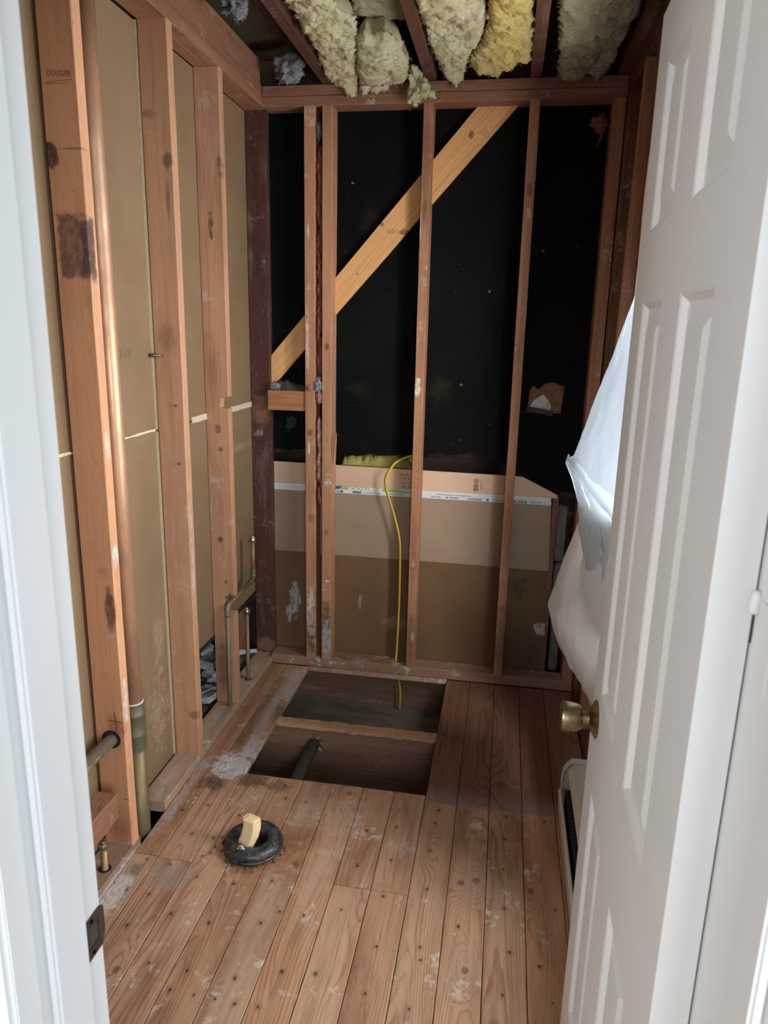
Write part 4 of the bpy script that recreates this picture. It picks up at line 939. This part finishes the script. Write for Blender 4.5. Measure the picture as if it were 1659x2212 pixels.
tuft('loose_fill_clump', (-.895, 2.99, 2.53), (.07, .05, .06), 'fluff_grey', 'grey loose-fill clump in the far left ceiling corner', 'grey loose-fill clumps')
tuft('pink_wool_tuft', (.295, 3.115, 2.345), (.036, .022, .034), 'fluff_pink_d', 'pink wool tuft on the black sheathing in the upper right corner')
sweep('trailing_fibre', [(.31, 3.10, 2.33), (.30, 3.10, 2.295), (.285, 3.115, 2.26)], [.005, .003, .001], M['fluff_pink_d'], bpy.data.objects['pink_wool_tuft'], 6)
def wool_strip(name, x0, x1, yy, z0, z1, mat, label, group, amp=.008, seed=0.):
    n = int((z1-z0)/.004)+2; vs = []; fs = []; m = 14
    for i in range(n+1):
        z = z0+(z1-z0)*i/n; e = min(1, min(i, n-i)/6)**.5
        w = (x1-x0)/2*(.75+.55*fbm((z*17, seed, 2), 5))*e; cx = (x0+x1)/2+fbm((z*12, seed, 6), 4)*amp; cy = yy+fbm((z*14, seed, 9), 4)*amp
        for k in range(m):
            a = 2*math.pi*k/m; q = 1+.55*fbm((math.cos(a)*1.6, math.sin(a)*1.6, z*42+seed), 4)+.3*fbm((math.cos(a)*5, math.sin(a)*5, z*150+seed), 2)
            vs.append((cx+math.cos(a)*max(.002, w)*q, cy+math.sin(a)*.016*e*q, z))
    for i in range(n):
        for k in range(m): fs.append((i*m+k, i*m+(k+1) % m, (i+1)*m+(k+1) % m, (i+1)*m+k))
    fs += [tuple(reversed(range(m))), tuple(range(n*m, n*m+m))]
    rr = random.Random(int(seed*10)); nv = len(vs)
    for k in range(nv//14):
        p = Vector(vs[rr.randrange(nv)]); d = Vector((rr.uniform(-1, 1), rr.uniform(-1, .2), rr.uniform(-1.2, .6))).normalized(); s_ = d.orthogonal().normalized()*.0009; i = len(vs)
        vs += [p-s_, p+s_, p+d*rr.uniform(.004, .014)]; fs.append((i, i+1, i+2))
    return tag(obj(name, vs, fs, M[mat], None, smooth=True), label, 'insulation', group)
G2 = 'wool stuffed between the paired back studs'
wool_strip('wool_strip', -.812, -.784, 3.085, 1.36, 2.28, 'fluff_pink_d', 'long dull pink wool strip stuffed high between the paired studs', G2, seed=1.)
wool_strip('wool_strip', -.812, -.784, 3.075, .90, 1.19, 'fluff_pink', 'pale pink wool strip stuffed low between the paired studs', G2, seed=4.)
wool_strip('wool_strip', -.810, -.784, 3.075, .78, .88, 'fluff_pink_d', 'short greyish pink wool wad at the bottom of the paired stud gap', G2, seed=9.)
tuft('wool_knot', (-.802, 3.062, 1.325), (.024, .018, .035), 'fluff_grey', 'dark grey wool knot poking out of the paired stud gap')
tuft('wool_knot', (-.795, 3.062, 1.275), (.018, .014, .03), 'fluff_pink', 'pink wool knot just below the dark grey one')
tuft('wool_knot', (-.833, 3.046, 1.315), (.014, .009, .013), 'fluff_pink', 'small pink wool ball on the face of the left paired stud', sub=3)
tuft('wool_knot', (-.800, 3.075, 2.33), (.013, .012, .04), 'fluff_grey', 'pale grey wool knot at the top of the paired stud gap', sub=3)
def wool_heap(name, x0, x1, y0, y1, z0, h, mat, label, nx=60, ny=14, seed=0.):
    vs = []; fs = []
    for j in range(ny+1):
        for i in range(nx+1):
            x = x0+(x1-x0)*i/nx; y = y0+(y1-y0)*j/ny
            e = min(1, min(i, nx-i)/4)*min(1, (min(j, ny-j)+.0)/2.5)
            vs.append((x, y+fbm((x*20, y*20, seed+3), 3)*.006, z0+h*e*(.8+.45*fbm((x*12, y*12, seed), 5)+.22*fbm((x*55, y*55, seed+2), 4))))
    b = len(vs); vs += [(v[0], v[1], z0) for v in vs[:b]]
    for j in range(ny):
        for i in range(nx):
            a = j*(nx+1)+i; fs.append((a, a+1, a+nx+2, a+nx+1)); fs.append((b+a, b+a+nx+1, b+a+nx+2, b+a+1))
    return tag(obj(name, vs, fs, M[mat], None, smooth=True), label, 'insulation')
wool_heap('wool_slab', -.735, -.36, 3.17, 3.28, .935, .085, 'wool_new', 'lime yellow wool slab in the torn gap above the planed board')
wool_heap('wool_slab', -1.02, -.862, 3.085, 3.140, 1.2965, .04, 'wool_dark', 'dark greenish wool lying on the short block between corner and paired studs', 30, 8, 4.)
tuft('wool_knot', (-1.0, 3.08, 1.315), (.028, .016, .018), 'fluff_grey', 'grey wool knot on the short block beside the dark corner stud', sub=3)

# ---- pipes
def fit(parent, x, y, z0, r, mat): return lathe('coupling', [(r*.9, 0), (r*1.16, .002), (r*1.16, .05), (r*1.22, .053), (r*1.22, .060), (r*1.16, .063), (r*1.16, .115), (r*1.24, .118), (r*1.24, .128), (r*1.16, .131), (r*1.16, .160), (r*.9, .163)], mat, (x, y, z0), 'Z', parent)
wp = tag(empty('waste_pipe', (-1.062, 1.832, -.3)), 'large upright copper drain pipe rising between the first two left studs', 'pipe')
sweep('upper_tube', [(-1.060, 1.836, .40), (-1.0605, 1.834, 1.2), (-1.062, 1.832, 2.0), (-1.062, 1.832, 2.418)], .0265, M['copper'], wp, 28)
sweep('lower_tube', [(-1.0605, 1.836, -.38), (-1.0605, 1.836, .33)], .027, M['copper_low'], wp, 28)
fit(wp, -1.0605, 1.836, .285, .0272, M['copper_fit'])
lathe('mortar_ring', [(.0285, 0), (.0300, .002), (.0298, .005), (.028, .007)], M['gypsum_white'], (-1.0605, 1.836, .442), 'Z', wp)
hp = tag(empty('supply_tube', (-1.072, 1.4, .385)), 'dull grey horizontal tube passing through the bored hole in the first stud', 'pipe')
sweep('tube', [(-1.072, .9, .392), (-1.072, 1.756, .384)], .0185, M['galv'], hp, 22)
text('tube_print', '= AMQU 1 / F =', .018, (-1.0536, 1.58, .388), (math.radians(90), 0, math.radians(90)), plain('yellow_ink', (.55, .40, .12), .8), hp, sx=.8)
def cap(parent, x, y, z): 
    c = lathe('push_cap', [(.0085, 0), (.0125, .001), (.0125, .006), (.0145, .008), (.0145, .020), (.0130, .023), (.0130, .027), (.0095, .029), (.0085, .0325), (.004, .034)], M['tin'], (x, y, z), 'Z', parent, 20)
    lathe('grey_band', [(.0146, 0), (.0150, .001), (.0150, .007), (.0146, .008)], M['rubber'], (x, y, z+.009), 'Z', c, 20)
cpA = tag(empty('capped_pipe', (-1.06, 1.618, .02)), 'short capped copper stub beside the first stud near the door jamb', 'pipe', 'capped copper supply stubs')
sweep('tube', [(-1.06, 1.618, -.2), (-1.06, 1.618, .095)], .0105, M['copper_small'], cpA); cap(cpA, -1.06, 1.618, .092)
lathe('pipe_hole', [(.0107, 0), (.018, 0), (.018, .0008), (.0107, .0008)], plain('hole_shadow', (.015, .01, .01), .9), (-1.06, 1.618, .0283), 'Z', cpA)  # flat dark ring, painted shade of the gap round the stub
cpB = tag(empty('capped_pipe', (-1.06, 2.816, .02)), 'short upright capped copper pipe standing between knotty stud and corner stud', 'pipe', 'capped copper supply stubs')
sweep('tube', [(-1.06, 2.812, -.2), (-1.0605, 2.824, .34)], .0088, M['copper_small'], cpB); cap(cpB, -1.0605, 2.8245, .336)
lathe('pipe_hole', [(.009, 0), (.015, 0), (.015, .0008), (.009, .0008)], M['ink'], (-1.06, 2.816, .0283), 'Z', cpB)  # same painted gap shade, laid flat on the plate
cpC = tag(empty('capped_pipe', (-1.052, 2.576, .02)), 'tall capped copper pipe bending across the knotty stud and turning up', 'pipe', 'capped copper supply stubs')
sweep('tube', [(-1.052, 2.574, -.2), (-1.052, 2.580, .44)], .0088, M['galv'], cpC)
sweep('elbow', [(-1.052, 2.580, .425), (-1.052, 2.580, .448), (-1.0515, 2.586, .464), (-1.051, 2.60, .472), (-1.051, 2.622, .474)], .0112, M['galv'], cpC, sub=3)
sweep('tube', [(-1.051, 2.60, .472), (-1.052, 2.87, .478)], .0088, M['copper_small'], cpC)
sweep('elbow', [(-1.052, 2.845, .4775), (-1.0525, 2.872, .479), (-1.053, 2.890, .486), (-1.054, 2.897, .50), (-1.054, 2.898, .525)], .0112, M['copper_fit'], cpC, sub=3)
sweep('tube', [(-1.054, 2.898, .50), (-1.055, 2.902, .645)], .0088, M['copper_small'], cpC); cap(cpC, -1.055, 2.902, .640)
dp = tag(empty('drain_pipe', (-.69, 2.1, -.11)), 'dark grey drain pipe running under the floor through a broken joist hole', 'pipe')
sweep('tube', [(-.705, 1.2, -.125), (-.695, 1.9, -.115), (-.686, 2.62, -.088)], .025, M['abs'], dp, 20)
rr = random.Random(3)
for k in range(7):
    a = -1.1+k*.42; c = Vector((-.686, 2.551, -.088)); d = Vector((math.cos(a), 0, math.sin(a))); s_ = Vector((-math.sin(a), 0, math.cos(a)))
    v = [c+d*.026-s_*.006, c+d*.026+s_*.006, c+d*.045+s_*.003+Vector((0, -.006-.006*rr.random(), 0)), c+d*.042-s_*.004+Vector((0, -.004, 0))]
    obj('splinter', v+[q+Vector((0, .004, 0)) for q in v], [(0, 1, 2, 3), (7, 6, 5, 4), (0, 4, 5, 1), (1, 5, 6, 2), (2, 6, 7, 3), (3, 7, 4, 0)], M['splinter_x'] if k % 2 else M['dirt_x'], floor)

# ---- yellow cable
def c31(x, z): k = 3.10/3.05; return (x*k, 3.10, 1.56+(z-1.56)*k)
cb = [(-.352, 3.175, 1.035), (-.40, 3.150, 1.022), (-.46, 3.125, .995)]+[c31(*p) for p in [(-.480, .965), (-.494, .93), (-.488, .879), (-.454, .776), (-.427, .672), (-.42, .586), (-.418, .365), (-.423, .136), (-.4265, .05)]]+[(-.425, 3.10, -.02), (-.416, 3.099, -.05), (-.407, 3.10, -.125), (-.409, 3.10, -.204)]
tag(sweep('electric_cable', cb, .0074, M['cable'], None, 12, flat=.55, sub=6), 'yellow electric cable hanging down the back wall into the floor opening', 'cable')

# ---- toilet flange ring and sponge
wr_ = tag(empty('wax_ring', (-.682, 1.822, 0)), 'black toilet flange ring on the floor boards', 'flange ring')
def ring(name, cx, cy, R, r, z, mat, parent, flat=.8, amp=.002, n=72, m=18, lip=0.):
    vs = []; fs = []
    for i in range(n):
        a = 2*math.pi*i/n
        for k in range(m):
            b = 2*math.pi*k/m
            j = 1+fbm((math.cos(a)*3, math.sin(a)*3, b*.6), 4)*amp/r*1.4
            q = R+math.cos(b)*r*j; h = z+math.sin(b)*r*flat*j
            vs.append((cx+math.cos(a)*q, cy+math.sin(a)*q, max(.0005, h)))
    for i in range(n):
        for k in range(m): fs.append((i*m+k, i*m+(k+1) % m, ((i+1) % n)*m+(k+1) % m, ((i+1) % n)*m+k))
    return fix(obj(name, vs, fs, mat, parent, smooth=True))
t = NT('black_wax'); pos = t.n('ShaderNodeNewGeometry').outputs['Position']; n_ = t.noise(t.vm('MULTIPLY', pos, (1., 1., 3.)), 38, 6, .7, 1.)
t.base(t.mix(t.mapr(n_, .4, .72), (.016, .017, .018), (.085, .088, .09))); t.rough(t.mapr(n_, .3, .7, .28, .55)); t.bump(n_, .25, .003); M['wax'] = t.m
ring('wax_body', -.682, 1.822, .0640, .0245, .0205, M['wax'], wr_)
ring('flange_lip', -.682, 1.822, .078, .0125, .0075, M['wax'], wr_, flat=.5, amp=.001, m=10)
lathe('drain_throat', [(.042, .001), (.043, .004), (.0415, .0045), (.001, .0015)], plain('throat_dark', (.008, .008, .008), .7), (-.682, 1.822, 0), 'Z', wr_)  # flat dark disc painted for the unlit drain opening
rr = random.Random(11); vs = []; fs = []
for k in range(150):   # crumbs of old wax round the rim
    a = rr.uniform(0, 6.283); q = rr.uniform(.086, .101); p = Vector((-.682+math.cos(a)*q, 1.822+math.sin(a)*q, .0006)); L = rr.uniform(.002, .007); i = len(vs)
    vs += [p+Vector((rr.uniform(-1, 1), rr.uniform(-1, 1), 0))*L for _ in range(3)]+[p+Vector((0, 0, L*.8))]; fs += [(i, i+1, i+3), (i+1, i+2, i+3), (i+2, i, i+3)]
o = obj('wax_crumbs', vs, fs, plain('wax_crumb', (.05, .03, .018), .8), wr_); o['kind'] = 'stuff'
bolt = lathe('closet_bolt', [(.0028, 0), (.0034, .001), (.0034, .016), (.0024, .018)], M['brass'], (-.700, 1.752, .034), 'Z', wr_, 10)
prism('caulk_chip', [(-.714, .036), (-.705, .050), (-.697, .052), (-.689, .044), (-.686, .037)], 1.756, 1.760, M['gypsum_white'], wr_)
def sponge():
    path = [(-.706, 1.795, .012), (-.698, 1.799, .030), (-.687, 1.803, .055), (-.681, 1.806, .080), (-.680, 1.808, .099), (-.681, 1.810, .114)]
    u = Vector((.93, -.36, 0)).normalized(); w = Vector((.36, .93, 0))
    bm = bmesh.new(); rings = []
    q = []
    P = [Vector(p) for p in path]
    for i in range(len(P)-1):
        for k in range(4): q.append(P[i].lerp(P[i+1], k/4))
    q.append(P[-1])
    hw, ht = .0275, .018
    for p in q:
        r_ = []
        for a, b in [(-1, -1), (-.5, -1), (0, -1), (.5, -1), (1, -1), (1, 0), (1, 1), (.5, 1), (0, 1), (-.5, 1), (-1, 1), (-1, 0)]:
            r_.append(bm.verts.new(p+u*a*hw+w*b*ht))
        rings.append(r_)
    for a, b in zip(rings[:-1], rings[1:]):
        for k in range(12): bm.faces.new((a[k], a[(k+1) % 12], b[(k+1) % 12], b[k]))
    bm.faces.new(list(reversed(rings[0]))); bm.faces.new(rings[-1])
    bmesh.ops.recalc_face_normals(bm, faces=bm.faces)
    es = [e for e in bm.edges if e.calc_face_angle(0) > .9]
    bmesh.ops.bevel(bm, geom=es, offset=.006, segments=2, affect='EDGES')
    t = NT('cellulose_sponge'); pos = t.n('ShaderNodeNewGeometry').outputs['Position']
    v = t.n('ShaderNodeTexVoronoi'); t.l(pos, v.inputs['Vector']); v.inputs['Scale'].default_value = 330
    n2 = t.noise(pos, 120, 3, .5)
    m = t.math('MULTIPLY', t.mapr(v.outputs['Distance'], .12, .3, 1, 0), t.mapr(n2, .48, .6, 0, 1))
    t.base(t.mix(m, (.82, .62, .36), (.42, .26, .11))); t.rough(.95); t.bump(m, -.5, .003)
    o = from_bm('sponge', bm, t.m, None, smooth=True); o.modifiers.new('soft', 'SUBSURF').levels = 2; o.modifiers['soft'].render_levels = 2
    return tag(o, 'curved tan sponge standing upright in the black ring', 'sponge')
sponge()

# ---- plastic sheet over the window
ps = tag(empty('plastic_sheet', (.34, 2.0, .5)), 'milky plastic sheet hung over the window with a loose bunched corner', 'plastic sheet')
def cloth(name, rows, nu, nv, parent, amp=.006, fx=9., seed=0., mat='film'):
    """rows: polylines (same count) from the near wall side to the free far edge; lofted with soft creases"""
    def smp(poly, t):
        k = t*(len(poly)-1); i = min(int(k), len(poly)-2); f = k-i
        return Vector(poly[i]).lerp(Vector(poly[i+1]), f)
    vs = []; fs = []
    for j in range(nv+1):
        tj = j/nv*(len(rows)-1); a = min(int(tj), len(rows)-2); f = tj-a
        for i in range(nu+1):
            u = i/nu; p = smp(rows[a], u).lerp(smp(rows[a+1], u), f)
            e = min(1, u*4)*(1 if u < .97 else .4)
            c1 = fbm((p.y*fx, p.z*fx*.45, seed), 4); c2 = 1-abs(fbm((p.y*fx*2.1, p.z*fx*1.3, seed+5), 3))*2
            vs.append(p+Vector((c1*amp*e*1.4-c2*amp*.35*e, c1*amp*.4*e, c2*amp*.25*e)))
    for j in range(nv):
        for i in range(nu): k = j*(nu+1)+i; fs.append((k, k+1, k+nu+2, k+nu+1))
    o = obj(name, vs, fs, M[mat], parent, smooth=True)
    sm = o.modifiers.new('thin', 'SOLIDIFY'); sm.thickness = .0004
    return o
xw = .372
cloth('hanging_fold', [
    [(xw, 1.46, 2.12), (xw, 1.8, 2.12), (xw, 2.1, 2.12), (xw, 2.28, 2.12)],
    [(xw, 1.46, 1.90), (xw-.006, 1.8, 1.90), (xw-.008, 2.1, 1.90), (xw, 2.31, 1.90)],
    [(xw, 1.46, 1.665), (xw-.012, 1.8, 1.665), (xw-.014, 2.1, 1.665), (xw-.004, 2.345, 1.690)],
    [(xw, 1.46, 1.50), (xw-.02, 1.8, 1.49), (xw-.025, 2.1, 1.48), (.319, 2.355, 1.505)],
    [(xw, 1.46, 1.38), (xw-.025, 1.8, 1.36), (xw-.04, 2.1, 1.33), (.283, 2.352, 1.375)],
    [(xw, 1.46, 1.25), (xw-.03, 1.8, 1.22), (.30, 2.1, 1.20), (.247, 2.35, 1.245)],
    [(xw, 1.46, 1.14), (xw-.03, 1.8, 1.12), (.29, 2.1, 1.12), (.230, 2.35, 1.187)],
    [(xw, 1.46, 1.04), (xw-.03, 1.8, 1.03), (.315, 2.1, 1.06), (.206, 2.352, 1.172)]], 60, 90, ps, seed=2.)
cloth('bunched_fold', [
    [(xw-.02, 1.8, 1.07), (.325, 2.1, 1.10), (.272, 2.27, 1.14), (.214, 2.356, 1.190)],
    [(xw-.02, 1.8, 1.03), (.320, 2.1, 1.06), (.268, 2.27, 1.09), (.2085, 2.358, 1.160)],
    [(xw-.02, 1.8, .95), (.33, 2.1, .99), (.300, 2.26, 1.02), (.232, 2.37, 1.11)],
    [(xw-.02, 1.8, .88), (.34, 2.1, .90), (.305, 2.26, .94), (.258, 2.36, 1.03)],
    [(xw-.015, 1.8, .78), (.345, 2.1, .82), (.315, 2.25, .86), (.262, 2.35, .945)],
    [(xw-.01, 1.8, .70), (.35, 2.1, .72), (.335, 2.24, .76), (.285, 2.34, .86)],
    [(xw-.005, 1.8, .66), (.355, 2.1, .68), (.345, 2.24, .70), (.330, 2.32, .735)]], 44, 50, ps, seed=6., amp=.009, fx=13.)
cloth('lower_flap', [
    [(xw, 1.7, 1.04), (.345, 2.1, 1.04), (.325, 2.30, 1.04), (.300, 2.46, 1.04)],
    [(xw, 1.7, .93), (.340, 2.1, .93), (.310, 2.30, .94), (.275, 2.46, .945)],
    [(xw, 1.7, .82), (.335, 2.1, .82), (.295, 2.30, .82), (.243, 2.46, .83)],
    [(xw, 1.7, .72), (.330, 2.1, .71), (.280, 2.30, .71), (.216, 2.46, .71)],
    [(xw, 1.7, .65), (.325, 2.1, .64), (.270, 2.30, .63), (.195, 2.46, .635)],
    [(xw, 1.7, .56), (.325, 2.1, .55), (.275, 2.30, .545), (.222, 2.46, .54)],
    [(xw, 1.7, .48), (.330, 2.1, .45), (.290, 2.30, .445), (.252, 2.46, .468)],
    [(xw, 1.7, .46), (.332, 2.1, .43), (.300, 2.30, .432), (.270, 2.46, .447)]], 60, 60, ps, seed=11., amp=.010, mat='film_low')

# ---- baseboard heater
bh = tag(empty('baseboard_heater', (.31, 1.7, 0)), 'cream baseboard heater with its front cover loose along the right wall', 'heater')
HY0, HY1 = .95, 2.21
prism('hood', [(.346, .176), (.300, .178), (.284, .150), (.286, .148), (.302, .174), (.344, .172), (.344, .0), (.346, .0)], HY0, HY1, M['heater'], bh, 'XZ')
prism('end_cap', [(.347, .0), (.347, .186), (.296, .186), (.283, .172), (.270, .150), (.266, .12), (.266, .095), (.272, .0)], HY1, HY1+.006, M['heater'], bh, 'XZ', bev=.001)
prism('cap_flange', [(.347, .178), (.347, .186), (.296, .186), (.283, .172), (.270, .150), (.266, .12), (.266, .095), (.270, .095), (.271, .12), (.275, .148), (.287, .168), (.298, .180)], HY1-.016, HY1, M['heater'], bh, 'XZ')
prism('front_cover', [(.262, .008), (.268, .008), (.262, .086), (.266, .094), (.262, .096), (.256, .086)], HY0, HY1-.035, M['heater'], bh, 'XZ')
box('element_tray', .272, .342, HY0, HY1-.002, .001, .006, M['heater_in'], bh)
sweep('element_tube', [(.305, HY0, .07), (.305, HY1-.03, .07)], .008, M['heater_in'], bh, 10)
for k in range(46): box('fin', .278, .334, 1.3+k*.019, 1.3006+k*.019, .035, .105, M['heater_in'], bh)
prism('clip', [(.300, .11), (.312, .135), (.316, .13), (.305, .10)], 2.02, 2.03, M['heater'], bh, 'XZ')

# ---- rubble in the open wall cavity
rr = random.Random(21)
def chunk(x, y, z, s, mat, label, k):
    bm = bmesh.new(); bmesh.ops.create_cube(bm, size=1)
    sc = Vector((s*rr.uniform(.7, 1.3), s*rr.uniform(.7, 1.4), s*rr.uniform(.18, .4)))
    for v in bm.verts: v.co = Vector((v.co.x*sc.x, v.co.y*sc.y, v.co.z*sc.z))+Vector((rr.uniform(-1, 1), rr.uniform(-1, 1), rr.uniform(-.4, .4)))*s*.2
    bmesh.ops.rotate(bm, verts=bm.verts, matrix=Matrix.Rotation(rr.uniform(0, 6.28), 3, 'Z') @ Matrix.Rotation(rr.uniform(-.5, .5), 3, 'X'))
    bmesh.ops.translate(bm, verts=bm.verts, vec=(x, y, z))
    o = from_bm('slate_chunk' if mat is M['chip_dark'] else 'plaster_chunk', bm, mat, None); tag(o, label, 'rubble', 'plaster rubble in the wall cavity')
vs = []; fs = []; n = 26
for j in range(n+1):
    for i in range(n+1):
        x = -1.46+(.345)*i/n; y = 1.92+1.22*j/n; vs.append((x, y, -.03+.05*fbm((x*14, y*14, 2), 5)+.03*(y-2.3)))
b = len(vs); vs += [(v[0], v[1], -.06) for v in vs[:b]]
for j in range(n):
    for i in range(n):
        a = j*(n+1)+i; fs.append((a, a+1, a+n+2, a+n+1)); fs.append((b+a, b+a+n+1, b+a+n+2, b+a+1))
o = obj('rubble_bed', vs, fs, plain('rubble_dust', (.26, .26, .265), 1., nscale=22, col2=(.05, .05, .052), bump=.8)); tag(o, 'grey dust and grit under the broken left wall board', 'rubble', kind='stuff')
RUBBLE = [(-1.285, 2.88, 0, 'pale plaster slab lying deepest in the open left wall cavity'), (-1.17, 2.745, 0, 'pale plaster chunk seen between the second stud and the knotty stud'),
    (-1.15, 3.03, 0, 'pale plaster chunk against the dark corner stud'), (-1.205, 2.655, 0, 'pale plaster chunk nearest the second stud in the open cavity'),
    (-1.185, 2.90, 0, 'pale plaster chunk just behind the short capped pipe'), (-1.30, 2.735, 1, 'dark slaty chunk at the back of the open left wall cavity'),
    (-1.17, 2.60, 0, 'pale plaster chunk on the near edge of the rubble beside the second stud'), (-1.345, 3.02, 0, 'small pale plaster piece in the far back corner of the cavity'),
    (-1.235, 2.80, 0, 'pale plaster piece in the middle of the rubble bed'), (-1.22, 2.985, 1, 'dark slaty chunk behind the plaster by the corner stud')]
for k, (x, y, dark, lab) in enumerate(RUBBLE):
    chunk(x, y, .020+.03*(y-2.3)+rr.uniform(0, .015), rr.uniform(.055, .08), M['chip_dark'] if dark else M['chip'], lab, k)
